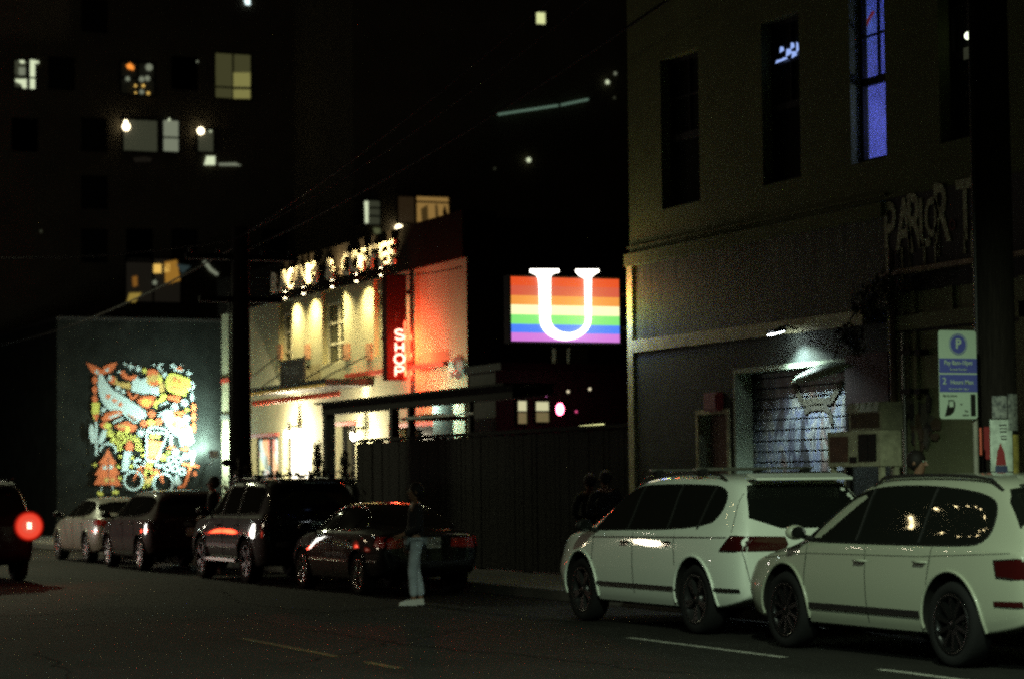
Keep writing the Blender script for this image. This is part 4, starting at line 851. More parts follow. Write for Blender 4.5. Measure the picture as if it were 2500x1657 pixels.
b = MB(); y = YP2-.0075; b.add([sp(.24,.80),sp(.35,.80),sp(.35,.865),sp(.24,.865)], [(0,1,2,3)]); b.build('phone_screen', wpaint, pb_)
b = MB(); b.tube([(px1+.03,YP2+.0,sz(1.1)-.28),(px1+.03,YP2+.0,sz(1.1))], .014, 6); part(b, 'red_reflector', mat('red_strip', (.5,.09,.05), .5), ps)
# ================================================================== CARS
# local axes: x forward, y left, z up.  stations run rear -> front:
# (x, z_bottom, w_sill, w_mid, w_belt, z_belt, w_top, z_top_edge, z_top)
def car_body(st, zs_off=.12):
    bm = bmesh.new(); cl = bm.edges.layers.float.new('crease_edge'); rings = []
    for (x, zb, ws, wm, wb, zbelt, wt, zte, zt) in st:
        zs = zb+zs_off; h = [(0,zb),(ws*.55,zb),(ws-.05,zb),(ws,zs),(wm,zs+(zbelt-zs)*.45),(wb,zbelt),(wb-.045,zbelt+min(.05,(zte-zbelt)*.4)),(wt,zte),(wt*.6,zte+(zt-zte)*.75),(0,zt)]
        L = [bm.verts.new((x, w, z)) for w, z in h]; Rr = [L[0]]+[bm.verts.new((x, -w, z)) for w, z in h[1:-1]]+[L[-1]]
        rings.append((L, Rr))
    n = 10
    for (a, a2), (b, b2) in zip(rings, rings[1:]):
        for j in range(n-1):
            bm.faces.new((a[j], a[j+1], b[j+1], b[j])); bm.faces.new((b2[j], b2[j+1], a2[j+1], a2[j]))
    for L, Rr in (rings[0], rings[-1]):
        bm.faces.new((L[0], L[1], Rr[1])); bm.faces.new((L[8], L[9], Rr[8]))
        for j in range(1, 8): bm.faces.new((L[j], L[j+1], Rr[j+1], Rr[j]))
    for L, Rr in rings:
        pass
    for (a, a2), (b, b2) in zip(rings, rings[1:]):
        for s1, s2 in ((a, b), (a2, b2)):
            for j, cv in ((5,.45),(2,.5),(3,.3),(7,.25)):
                e = bm.edges.get((s1[j], s2[j]));
                if e: e[cl] = cv
    for L, Rr in (rings[0], rings[-1]):
        for j in range(2, 8):
            for s in (L, Rr):
                e = bm.edges.get((s[j], s[j+1]))
                if e: e[cl] = .35
    bmesh.ops.recalc_face_normals(bm, faces=bm.faces)
    me = bpy.data.meshes.new('b'); bm.to_mesh(me); bm.free()
    o = bpy.data.objects.new('b', me); COL.objects.link(o)
    m = o.modifiers.new('s', 'SUBSURF'); m.levels = 3; m.render_levels = 3
    return o
def evalmesh(o):
    dg = bpy.context.evaluated_depsgraph_get(); dg.update(); return bpy.data.meshes.new_from_object(o.evaluated_get(dg))
def chaikin(p, k=2):
    for _ in range(k):
        q = []
        for a, b in zip(p, p[1:]+p[:1]): q += [(a[0]*.75+b[0]*.25, a[1]*.75+b[1]*.25), (a[0]*.25+b[0]*.75, a[1]*.25+b[1]*.75)]
        p = q
    return p
def patch(bvh, poly, mode, off, sgn=1, rnd=1, cuts=3):
    """project an outline drawn in side view (x,z) or end view (y,z) on the body skin"""
    poly = chaikin(list(poly), rnd) if rnd else list(poly)
    bm = bmesh.new(); vs = [bm.verts.new((p[0], p[1], 0)) for p in poly]; f = bm.faces.new(vs)
    bmesh.ops.triangulate(bm, faces=[f], quad_method='BEAUTY', ngon_method='EAR_CLIP')
    for _ in range(cuts):
        es = [e for e in bm.edges if e.calc_length() > .07]
        if es: bmesh.ops.subdivide_edges(bm, edges=es, cuts=1, use_grid_fill=False); bmesh.ops.triangulate(bm, faces=bm.faces)
    out = []; last = None
    for v in bm.verts:
        a, z = v.co.x, v.co.y
        if mode == 'side': o, d = Vector((a, 3*sgn, z)), Vector((0,-sgn,0))
        elif mode == 'rear': o, d = Vector((-6, a*sgn, z)), Vector((1,0,0))
        elif mode == 'front': o, d = Vector((6, a*sgn, z)), Vector((-1,0,0))
        else: o, d = Vector((a, z*sgn, 4)), Vector((0,0,-1))
        h, nn, i, dist = bvh.ray_cast(o, d)
        if h is None:
            h, nn, i, dist = bvh.find_nearest(o + d*(3-.8 if mode == 'side' else 3.6))
        if nn.dot(d) > 0: nn = -nn
        v.co = h + nn*off
    me_v = [v.co.copy() for v in bm.verts]; me_f = []
    for f in bm.faces: me_f.append([v.index for v in f.verts])
    bm.verts.index_update()
    me_f = [[v.index for v in f.verts] for f in bm.faces]; bm.free(); return me_v, me_f
def line_on(bvh, pts, mode, off, sgn=1, dens=.08):
    P = []
    for a, b in zip(pts, pts[1:]):
        n = max(1, int(math.dist(a, b)/dens))
        for i in range(n): P.append((a[0]+(b[0]-a[0])*i/n, a[1]+(b[1]-a[1])*i/n))
    P.append(pts[-1]); R_ = []
    for (a, z) in P:
        if mode == 'side': h = bvh.ray_cast(Vector((a, 3*sgn, z)), Vector((0,-sgn,0)))
        elif mode == 'rear': h = bvh.ray_cast(Vector((-6, a*sgn, z)), Vector((1,0,0)))
        else: h = bvh.ray_cast(Vector((6, a*sgn, z)), Vector((-1,0,0)))
        if h[0] is not None: R_.append(h[0]+h[1]*off)
    return R_
WHEELS = {}
def wheel_meshes(Rw, w, style, rimmat):
    key = (Rw, w, style)
    if key in WHEELS: return WHEELS[key]
    rr = Rw*(.70 if style != 'small' else .64)
    t = MB(); t.lathe([(rr,-w/2+.01),(Rw*.93,-w/2),(Rw-.012,-w/2+.025),(Rw,-w/2+.05),(Rw,w/2-.05),(Rw-.012,w/2-.025),(Rw*.93,w/2),(rr,w/2-.01),(rr,-w/2+.01)], 40, 'y')
    to = t.build('wheel', rubber); tm = to.data; bpy.data.objects.remove(to)
    r = MB(); r.lathe([(rr,-w/2+.02),(rr+.008,w/2-.006),(rr-.018,w/2-.006),(rr-.035,w/2-.05),(rr-.04,-w/2+.02)], 40, 'y'); r.lathe([(.0,w/2-.02),(.035,w/2-.02),(.07,w/2-.045),(.075,w/2-.08)], 20, 'y', mi=0)
    r.lathe([(.0,w/2-.12),(rr-.03,w/2-.11)], 24, 'y', mi=1)
    ns = {'ten':10,'five':5,'seven':7,'small':8}[style]
    for k in range(ns):
        a0 = 2*pi*k/ns
        offs = (-.13,.13) if style in ('five',) else (0,)
        for o in offs:
            a = a0; bw = .022 if style == 'ten' else (.020 if style == 'five' else .028)
            d = Vector((cos(a+o), 0, sin(a+o))); pvt = Vector((cos(a), 0, sin(a)))*.055; pr_ = d*(rr-.03); q = Vector((-sin(a),0,cos(a)))*bw
            yo = Vector((0,w/2-.022,0)); yi = Vector((0,w/2-.065,0)); yo2 = Vector((0,w/2-.012,0)); 
            vs = [pvt-q*.8+yo, pvt+q*.8+yo, pr_+q+yo2, pr_-q+yo2, pvt-q*.8+yi, pvt+q*.8+yi, pr_+q+yi, pr_-q+yi]
            r.add(vs, [(0,1,2,3),(7,6,5,4),(0,4,5,1),(1,5,6,2),(2,6,7,3),(3,7,4,0)], 0)
    ro = r.build('rim', [rimmat, black]); rm_ = ro.data; bpy.data.objects.remove(ro)
    WHEELS[key] = (tm, rm_); return tm, rm_
def make_car(name, loc, label, S, rz=pi/2, cat='car', group='cars parked along the kerb'):
    root = empty(name, loc, rz, label, cat, group)
    paint = S['paint']; o = car_body(S['st']); me0 = evalmesh(o)
    bm = bmesh.new(); bm.from_mesh(me0); bvh = BVHTree.FromBMesh(bm); bm.free()
    # wheel arches cut through the sides
    Rw = S['Rw']; ra = Rw+S.get('gap',.055); o2 = bpy.data.objects.new('b', me0); COL.objects.link(o2); cutters = []
    for ax in (S['xf'], S['xr']):
        for sg in (1, -1):
            c = MB(); c.lathe([(.001,-.19),(ra,-.19),(ra,.25),(.001,.25)], 48, 'y', (ax, sg*(S['tr']+.02), S.get('za', Rw)))
            co_ = c.build('cut', black); cutters.append(co_); md = o2.modifiers.new('b', 'BOOLEAN'); md.operation = 'DIFFERENCE'; md.object = co_; md.solver = 'EXACT'
    me = evalmesh(o2); me.name = 'body'; me.materials.clear(); me.materials.append(paint); me.materials.append(black); me.materials.append(S.get('clad', black))
    for p in me.polygons:
        p.use_smooth = True; p.material_index = 0; c = p.center
        for ax in (S['xf'], S['xr']):
            d = math.hypot(c.x-ax, c.z-S.get('za', Rw))
            if d < ra+.004 and (abs(p.normal.y) < .35 and abs(d-ra) < .02 and p.normal.x*(c.x-ax)+p.normal.z*(c.z-Rw) < 0 or abs(c.y) < S['tr']-.12): p.material_index = 1; p.use_smooth = False
        if c.z < S['st'][4][1]+.03: p.material_index = 1
    bo = bpy.data.objects.new('body', me); COL.objects.link(bo); bo.parent = root
    me.set_sharp_from_angle(angle=R(38))
    for q in [o, o2]+cutters: bpy.data.objects.remove(q)
    def P(nm, mats, b, par=root, fix=True): return b.build(nm, mats, par, fix=fix)
    for win in S['side']:
        for sg in (1,-1):
            b = MB(); b.add(*patch(bvh, win, 'side', .006, sg, S.get('wr',2)), 0, True); P('side_window', glassblk, b)
            b = MB(); L = line_on(bvh, chaikin(win, S.get('wr',2))+[chaikin(win, S.get('wr',2))[0]], 'side', .008, sg); b.tube(L, .007, 5) if L else None; P('window_trim', S.get('trim', black), b)
    if S.get('pillars'):
        for sg in (1,-1):
            for pl_ in S['pillars']: b = MB(); L = line_on(bvh, pl_, 'side', .010, sg); b.tube(L, .012, 5); P('window_pillar', S.get('pillarm', blackmetal), b)
    b = MB(); b.add(*patch(bvh, S['rear'], 'rear', .006, 1, 1), 0, True); P('rear_window', glassblk, b)
    b = MB(); b.add(*patch(bvh, S['wind'], 'front', .006, 1, 1), 0, True); P('windshield', glassblk, b)
    for sg in (1,-1):
        b = MB(); 
        for t in S['tail_side']: b.add(*patch(bvh, t, 'side', .010, sg, 0), 0, True)
        for t in S['tail_rear']: b.add(*patch(bvh, t, 'rear', .010, sg, 0), 0, True)
        tl_ = P('tail_light', S.get('lens', redlens), b)
        b = MB()
        for t in S['tail_side']+[]: L = line_on(bvh, t+[t[0]], 'side', .012, sg); b.tube(L, .006, 4) if len(L) > 2 else None
        if b.v: b.build('tail_light_rim', black, tl_)
        b = MB(); b.add(*patch(bvh, S['head'], 'front', .008, sg, 0), 0, True); P('headlight', clearlens, b)
        for s in S['seams']:
            b = MB(); L = line_on(bvh, s, 'side', .0015, sg, .06)
            if len(L) > 1: b.tube(L, .0045, 4); P('door_seam', black, b)
        if S.get('crease'):
            L = line_on(bvh, S['crease'], 'side', .003, sg, .08); b = MB(); b.tube(L, .006, 5); P('body_crease', S.get('creasem', paint), b)
        for (hx, hz) in S['handles']:
            h = bvh.ray_cast(Vector((hx, 3*sg, hz)), Vector((0,-sg,0)))[0]
            if h:
                b = MB(); b.tube([h+Vector((-.10,-.004*sg,0)), h+Vector((-.08,.030*sg,.002)), h+Vector((.08,.030*sg,.002)), h+Vector((.10,-.004*sg,0))], [.009,.014,.014,.009], 8); P('door_handle', S.get('handm', paint), b)
        if 'strip' in S:
            for (x0, x1, z0, z1) in S['strip']:
                b = MB(); b.add(*patch(bvh, [(x0,z0),(x1,z0+S.get('sl',0)),(x1,z1+S.get('sl',0)),(x0,z1)], 'side', .012, sg, 0), 0, True); L = line_on(bvh, [(x0,z0),(x1,z0)], 'side', .012, sg); b.tube(L, .008, 5); P('side_trim', S.get('stripm', blackmetal), b)
        # arch lips
        for ax in (S['xf'], S['xr']):
            pts = [(ax+(ra+.012)*cos(R(a)), S.get('za', Rw)+(ra+.012)*sin(R(a))) for a in range(-12, 193, 6)]
            pts = [q for q in pts if q[1] > S['st'][4][1]+.04]
            L = line_on(bvh, pts, 'side', .004, sg, 1); b = MB(); b.tube(L, .016, 8); P('arch_lip', S.get('lipm', paint), b)
        # mirror
        mx, mz = S['mirror']; h = bvh.ray_cast(Vector((mx, 3*sg, mz)), Vector((0,-sg,0)))[0]
        if h:
            b = MB(); c = h+Vector((.03,.17*sg,.07)); vs = []
            b.ball(c, .105, 10, 0, (.62,1.05,.72)); b.tube([h+Vector((0,-.02*sg,.0)), c+Vector((0,-.03*sg,-.03))], [.03,.022], 8, 1); mo_ = P('side_mirror', [paint if S.get('mp') else blackmetal, black], b)
            b = MB(); b.lathe([(.001,0),(.085,0)], 16, 'y'); 
            vs = [Vector((c.x-.066, c.y+v[0]*1.0, c.z+v[2]*.7)) for v in b.v]; b2 = MB(); b2.add(vs, b.f); b2.build('mirror_glass', glassblk, mo_)
    for z_, sgn_ in ((S['rear_seam'],1),):
        b = MB()
        for s in z_: L = line_on(bvh, s, 'rear', .0015, 1, .06); b.tube(L, .005, 4) if len(L) > 1 else None
        if b.v: P('tailgate_seam', black, b)
    px_, pz_ = S['plate']; h = bvh.ray_cast(Vector((-6, 0, pz_)), Vector((1,0,0)))[0]
    b = MB(); b.box(h.x-.025, h.x-.012, -.155, .155, pz_-.08, pz_+.08); pl_ = P('licence_plate', mat('plate_white', (.85,.85,.75), .5), b)
    if S.get('ptext'):
        b = MB(); text_to(b, S['ptext'], .088, frame_T((h.x-.027,0,pz_-.012), (0,-1,0), (0,0,1)), 0, .001, .001, sx=.92); text_to(b, 'California', .028, frame_T((h.x-.027,0,pz_+.055), (0,-1,0), (0,0,1)), 0, .001); b.build('plate_lettering', mat('plate_ink', (.03,.03,.08), .6), pl_)
    b = MB(); b.add(*patch(bvh, S['bumper'], 'rear', .010, 1, 0), 0, True); P('rear_bumper_insert', blackmetal, b)
    if S.get('reflector'):
        for sg in (1,-1):
            b = MB(); b.add(*patch(bvh, S['reflector'], 'rear', .016, sg, 0), 0, True); b.add(*patch(bvh, S['reflector_side'], 'side', .016, sg, 0), 0, True) if S.get('reflector_side') else None; P('reflector', redlens, b)
    if S.get('badge'):
        b = MB(); bx_, bz_ = S['badge']; hb_ = bvh.ray_cast(Vector((-6, bx_, bz_)), Vector((1,0,0)))[0]
        for i in range(3): b.box(hb_.x-.012, hb_.x-.004, bx_-.03, bx_+.03, bz_+.03-i*.025, bz_+.042-i*.025)
        b.box(hb_.x-.012, hb_.x-.004, bx_-.2, bx_-.05, bz_-.005, bz_+.012); P('badge', chrome, b)
    zr = [s[8] for s in S['st']]
    if S.get('rails'):
        x0, x1, yy = S['rails']
        for sg in (1,-1):
            L = []
            for i in range(13):
                x = x0+(x1-x0)*i/12; h = bvh.ray_cast(Vector((x, yy*sg, 3)), Vector((0,0,-1)))[0]; L.append(h+Vector((0,0,.055 if 0 < i < 12 else -.005)))
            b = MB(); b.tube(L, .016, 8)
            P('roof_rail', blackmetal, b)
        for x in S.get('bars', ()):
            h = bvh.ray_cast(Vector((x, yy, 3)), Vector((0,0,-1)))[0]
            b = MB(); b.box(x-.035, x+.035, -yy-.10, yy+.10, h.z+.10, h.z+.125)
            for sg in (1,-1): b.box(x-.05, x+.05, sg*yy-.04, sg*yy+.04, h.z+.03, h.z+.115, 1)
            P('roof_bar', [mat('grey_bar', (.16,.16,.14), .35, metal=.7), black], b)
    if S.get('sideboard'):
        z_, y_ = S['sideboard']
        for sg in (1,-1): b = MB(); b.box(S['xr']+.5, S['xf']-.5, sg*(y_-.12), sg*(y_+.04), z_, z_+.05); P('running_board', steel, b)
    if S.get('spoiler'):
        b = MB(); x, z, w = S['spoiler']; b.prism([(x,w,z),(x+.22,w,z+.05),(x+.22,-w,z+.05),(x,-w,z)], (0,0,.025)); P('spoiler', paint, b)
    tm, rm_ = wheel_meshes(Rw, S.get('ww', .23), S['rim'], S['rimm'])
    for ax in (S['xf'], S['xr']):
        for sg in (1,-1):
            w = bpy.data.objects.new('wheel', tm); COL.objects.link(w); w.parent = root; w.location = (ax, sg*(S['tr']-.02-S.get('ww',.23)/2+.0), Rw)
            if sg < 0: w.rotation_euler = (0,0,pi)
            r_ = bpy.data.objects.new('rim', rm_); COL.objects.link(r_); r_.parent = w; r_.rotation_euler = (0, random.random()*2, 0)
    return root
def suv(L0, L1, W, zt, belt=1.08, hood=1.10, roof0=-2.2, wst=.62, wsb=1.35, top=.66, zb=.26, rk=0):
    h = W/2
    return [(-L0,      .50, h*.80, h*.86, h*.84, .96, h*.78, 1.00, 1.02),
            (-L0+.03,  .40, h*.90, h*.93, h*.90, belt-.02, h*.80, belt+.10, belt+.12),
            (roof0-.02, .33, h*.95, h*.985, h*.955, belt, top*1.0, zt-.12, zt-.055),
            (roof0+.35, .28, h*.97, h, h*.965, belt, top*1.03, zt-.06, zt-.01),
            (-1.1,      zb, h*.965, h, h*.965, belt, top*1.05, zt-.045, zt+.005),
            (-.1,       zb, h*.96, h*.99, h*.96, belt, top*1.06, zt-.045, zt+.01),
            (wst,       zb, h*.96, h*.99, h*.96, belt, top*1.02, zt-.10, zt-.035),
            (wsb,       zb, h*.965, h, h*.955, belt-.03, h*.80, hood+.0, hood+.035),
            (wsb+.32,   zb, h*.97, h, h*.94, hood-.08, h*.76, hood-.02, hood+.01),
            (L1-.38,    .30, h*.95, h*.97, h*.90, hood-.15, h*.72, hood-.09, hood-.055),
            (L1-.08,    .34, h*.86, h*.90, h*.80, .82, h*.66, .90, .93),
            (L1,        .42, h*.72, h*.78, h*.70, .74, h*.58, .80, .82)]
ATLAS = dict(crease=[(-2.2,1.075),(-1.0,1.06),(.9,1.035),(1.15,1.03)], creasem=blackmetal, paint=paint_white, st=suv(2.48,2.42,1.99,1.77,belt=1.10,hood=1.14,roof0=-2.12,wst=.55,wsb=1.42,top=.70), xf=1.49, xr=-1.49, tr=.985, Rw=.385, gap=.08, rim='five', rimm=darkalloy, mp=False,
    side=[[(-1.98,1.36),(-1.72,1.17),(1.02,1.11),(1.20,1.12),(.78,1.42),(.42,1.60),(.0,1.645),(-1.4,1.645),(-1.93,1.60)]], wr=2,
    pillars=[[(.22,1.13),(.12,1.63)],[(-.80,1.15),(-.86,1.64)],[(-1.52,1.16),(-1.66,1.63)]], pillarm=black,
    rear=[(-.78,1.17),(.78,1.17),(.64,1.62),(.50,1.645),(-.50,1.645),(-.64,1.62)], wind=[(-.78,1.20),(.78,1.20),(.62,1.63),(-.62,1.63)],
    tail_side=[[(-2.10,.93),(-2.47,.93),(-2.47,1.09),(-2.28,1.09)]], tail_rear=[[(.83,.93),(.38,.93),(.33,1.0),(.36,1.08),(.80,1.09)]],
    head=[(.72,.85),(.35,.85),(.35,.93),(.66,.93)], seams=[[(1.12,1.08),(1.16,.50),(1.08,.36)],[(.05,1.10),(.02,.40)],[(-1.0,1.12),(-1.05,.75)],[(-2.15,1.55),(-2.25,1.13)]],
    handles=[(.22,.985),(-.86,1.0)], handm=chrome, strip=[(-1.05,1.05,.475,.51),(-2.40,-1.95,.50,.53)], stripm=blackmetal, mirror=(1.05,1.10), plate=(0,.80), ptext='8KLM204',
    bumper=[(-.70,.40),(.70,.40),(.62,.50),(-.62,.50)], rear_seam=[[(.92,1.08),(.80,.62),(.70,.57),(-.70,.57),(-.80,.62),(-.92,1.08)]], badge=(.55,.84), rails=(-1.75,.45,.66), bars=(-.05,-1.15), lipm=paint_white, spoiler=(-2.30,1.69,.60))
Q = dict(ATLAS); Q.update(crease=[(-2.35,1.04),(-1.0,.985),(1.0,.97),(2.0,.90)], creasem=paint_warm, paint=paint_warm, lipm=paint_warm, st=suv(2.50,2.50,1.97,1.74,belt=1.06,hood=1.03,roof0=-2.05,wst=.45,wsb=1.42,top=.68), xf=1.5, xr=-1.5, Rw=.385, rim='ten', rimm=mat('smoked_alloy', (.035,.035,.035), .3, metal=.9), mp=True,
    side=[[(-2.02,1.42),(-2.02,1.12),(-1.60,1.08),(1.0,1.075),(1.22,1.09),(.85,1.34),(.45,1.54),(.0,1.61),(-.7,1.625),(-1.4,1.59),(-1.85,1.53)]], wr=2,
    pillars=[[(.15,1.10),(.10,1.60)],[(-.95,1.10),(-1.0,1.60)]],
    tail_side=[[(-2.16,.97),(-2.49,.99),(-2.49,.81),(-2.20,.83)]], tail_rear=[[(.85,.99),(.45,.99),(.42,.83),(.80,.81)]],
    handles=[(.02,.915),(-1.03,.93)], handm=paint_warm, strip=[(-1.0,1.0,.435,.485)], stripm=blackmetal, bars=(), rails=(-1.95,.2,.67), ptext=None, badge=None,
    seams=[[(1.05,1.04),(1.10,.50),(1.0,.34)],[(-.05,1.07),(-.08,.34)],[(-1.2,1.07),(-1.12,.70)],[(1.15,1.03),(1.9,.93)]],
    rear=[(-.80,1.14),(.80,1.14),(.68,1.58),(.50,1.61),(-.50,1.61),(-.68,1.58)], reflector=[(.82,.575),(.45,.575),(.45,.625),(.82,.625)], reflector_side=[(-2.16,.58),(-2.47,.575),(-2.47,.625),(-2.16,.62)], rear_seam=[[(.84,.97),(.70,.70),(-.70,.70),(-.84,.97)]], mirror=(1.08,1.10), spoiler=(-2.28,1.64,.60))
def wagonize(d, **k): e = dict(d); e.update(k); return e
RUN = wagonize(ATLAS, crease=None, paint=paint_dark, lipm=mat('red_brown_cladding', (.02,.012,.010), .3, coat=.8), st=suv(2.40,2.38,1.92,1.80,belt=1.12,hood=1.16,roof0=-2.15,wst=.45,wsb=1.15,top=.70,zb=.34), xf=1.39, xr=-1.39, tr=.955, Rw=.385, rim='five', rimm=alloy, handm=paint_dark,
    side=[[(-1.95,1.30),(-1.90,1.19),(.90,1.16),(1.02,1.17),(.62,1.58),(.35,1.66),(-1.85,1.66),(-1.98,1.58)]], wr=1, pillars=[[(.10,1.17),(.02,1.65)],[(-.85,1.18),(-.92,1.65)]], pillarm=steel, strip=[(-.9,.95,.60,.67)], tail_side=[[(-2.2,.95),(-2.39,.95),(-2.39,1.2),(-2.25,1.2)]], tail_rear=[[(.80,.92),(.60,.92),(.60,1.14),(.78,1.16)]], bars=(-.2,-1.3), sideboard=(.36,.94), ptext=None, badge=None, gap=.075, mirror=(.88,1.16), seams=[[(1.0,1.12),(1.02,.55)],[(.0,1.15),(-.02,.45)],[(-.95,1.15),(-1.0,.8)]], spoiler=(-2.3,1.71,.58))
HAT = wagonize(RUN, paint=paint_red, lipm=paint_red, st=suv(2.15,2.2,1.84,1.60,belt=1.02,hood=.98,roof0=-1.75,wst=.42,wsb=1.25,top=.60), xf=1.32, xr=-1.32, tr=.91, Rw=.34, rim='seven', rimm=alloy, rails=None, bars=(), sideboard=None, gap=.05,
    side=[[(-1.75,1.32),(-1.62,1.09),(.88,1.05),(1.06,1.06),(.62,1.36),(.2,1.48),(-1.2,1.49),(-1.68,1.43)]], wr=2, pillars=[[(.05,1.07),(.0,1.48)],[(-.85,1.07),(-.9,1.48)]], pillarm=black,
    rear=[(-.72,1.08),(.72,1.08),(.56,1.46),(-.56,1.46)], wind=[(-.70,1.08),(.70,1.08),(.54,1.44),(-.54,1.44)], tail_side=[[(-1.85,.86),(-2.14,.84),(-2.12,1.0),(-1.98,1.02)]], tail_rear=[[(.76,.82),(.38,.86),(.40,.96),(.74,.99)]],
    strip=[(-.8,.95,.33,.38)], stripm=chrome, handles=[(.15,.92),(-.75,.94)], mirror=(.92,1.03), spoiler=(-1.98,1.50,.55), seams=[[(1.02,1.0),(1.04,.45)],[(.0,1.04),(-.02,.35)],[(-.9,1.06),(-.92,.7)]], bumper=[(-.6,.40),(.6,.40),(.55,.48),(-.55,.48)], rear_seam=[[(.80,.95),(.62,.60),(-.62,.60),(-.80,.95)]], plate=(0,.78), head=[(.66,.72),(.35,.72),(.35,.80),(.6,.80)])
def sedan_st(L0, L1, W, zt, belt, rb, rt, ft, fb, deck, hood, top):
    h = W/2
    return [(-L0,      .44, h*.78, h*.84, h*.80, deck-.16, h*.70, deck-.10, deck-.08),
            (-L0+.05,  .34, h*.88, h*.92, h*.86, deck-.06, h*.74, deck-.01, deck+.01),
            (rb-.12,   .28, h*.94, h*.97, h*.92, deck-.03, h*.76, deck+.02, deck+.045),
            (rb+.10,   .25, h*.96, h*.99, h*.95, belt, h*.72, deck+.09, deck+.115),
            (rt,       .22, h*.96, h, h*.96, belt, top*.97, zt-.09, zt-.035),
            (-.15,     .22, h*.955, h*.99, h*.96, belt, top*1.03, zt-.05, zt),
            (ft,       .22, h*.955, h*.99, h*.96, belt, top, zt-.09, zt-.03),
            (fb,       .22, h*.96, h*.99, h*.95, belt-.03, h*.74, hood+.02, hood+.05),
            (fb+.3,    .22, h*.965, h*.99, h*.92, hood-.07, h*.70, hood-.01, hood+.02),
            (L1-.35,   .26, h*.94, h*.96, h*.88, hood-.14, h*.68, hood-.08, hood-.05),
            (L1-.07,   .30, h*.84, h*.88, h*.78, .68, h*.62, .74, .76),
            (L1,       .36, h*.70, h*.76, h*.68, .60, h*.54, .65, .67)]
glowlens = mat('red_lens_painted_glow', (.9,.035,.02), .15, coat=.8)  # red glow of reflected headlamps put into the lens colour
BMW = dict(lens=glowlens, paint=paint_black, lipm=paint_black, st=sedan_st(2.28,2.15,1.76,1.42,.93,-1.62,-.95,.30,.98,.97,.94,.56), xf=1.33, xr=-1.36, tr=.87, Rw=.325, rim='five', rimm=chrome, gap=.045,
    side=[[(-1.45,1.06),(-1.40,.985),(.72,.96),(.86,.965),(.40,1.24),(.10,1.325),(-.75,1.335),(-1.12,1.24)]], wr=1, pillars=[[(-.15,.97),(-.20,1.33)],[(-1.05,.98),(-1.08,1.27)]], trim=chrome,
    rear=[(-.66,1.05),(.66,1.05),(.48,1.30),(-.48,1.30)], wind=[(-.66,1.02),(.66,1.02),(.48,1.31),(-.48,1.31)],
    tail_side=[[(-1.98,.74),(-2.26,.73),(-2.27,.88),(-2.05,.90)]], tail_rear=[[(.70,.72),(.32,.74),(.33,.87),(.68,.87)]], head=[(.62,.62),(.3,.62),(.3,.70),(.58,.70)],
    seams=[[(.92,.92),(.96,.35)],[(-.18,.95),(-.2,.28)],[(-1.12,.96),(-1.0,.6)]], handles=[(-.02,.80),(-.98,.82)], strip=[(-.9,.9,.505,.535),(-2.1,-1.78,.52,.545)], stripm=steel, sl=0, mirror=(.78,.94), plate=(0,.80), ptext='CKT1763',
    bumper=[(-.65,.36),(.65,.36),(.62,.43),(-.62,.43)], rear_seam=[[(.66,.92),(.62,.66),(-.62,.66),(-.66,.92)]], handm=paint_black)
SED = wagonize(BMW, paint=paint_silver, lipm=paint_silver, st=sedan_st(2.42,2.30,1.84,1.46,.98,-1.95,-1.0,.35,1.10,1.03,.95,.58), xf=1.40, xr=-1.40, tr=.91, Rw=.34, rim='seven', rimm=darkalloy, trim=black,
    side=[[(-1.48,1.16),(-1.35,1.03),(.80,1.0),(.96,1.01),(.50,1.26),(.15,1.36),(-.75,1.37),(-1.22,1.28)]], wr=2, rear=[(-.70,1.10),(.70,1.10),(.52,1.34),(-.52,1.34)],
    tail_side=[[(-2.02,.90),(-2.12,.84),(-2.40,.84),(-2.40,.95),(-2.20,.97)]], tail_rear=[[(.76,.82),(.30,.86),(.32,.93),(.74,.93)]], reflector=[(.74,.40),(.66,.40),(.66,.60),(.74,.60)], handles=[(-.0,.86),(-.98,.88)], handm=paint_silver, strip=[(-1.0,1.0,.27,.30)], stripm=chrome, ptext=None, seams=[[(1.02,.96),(1.05,.38)],[(-.15,1.0),(-.18,.3)],[(-1.15,1.02),(-1.02,.62)]], mirror=(.88,.98))
make_car('white_suv', (13.35, 25.36, 0), 'white suv with two roof bars and black wheels, parked beyond the pearl grey suv', ATLAS)
make_car('pearl_suv', (13.12, 19.97, 0), 'pearl grey suv with ten spoke wheels nearest the camera at the right edge', Q)
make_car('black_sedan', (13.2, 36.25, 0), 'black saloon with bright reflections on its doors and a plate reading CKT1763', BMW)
make_car('dark_suv', (13.1, 41.5, 0), 'tall dark suv with roof rack and running board, ahead of the black saloon', RUN)
make_car('dark_hatchback', (13.05, 48.65, 0), 'dark red-black hatchback between the white saloon and the tall dark suv', HAT)
make_car('white_sedan', (13.3, 54.4, 0), 'white fastback saloon parked farthest away, below the mural', SED)
MOV = wagonize(RUN, tail_rear=[[(.95,.88),(.62,.88),(.62,1.12),(.93,1.12)]])
mv = make_car('moving_suv', (8.25, 45.4, 0), 'dark vehicle half out of frame at the left, its brake lamp enlarged by red bloom', MOV, group=None)
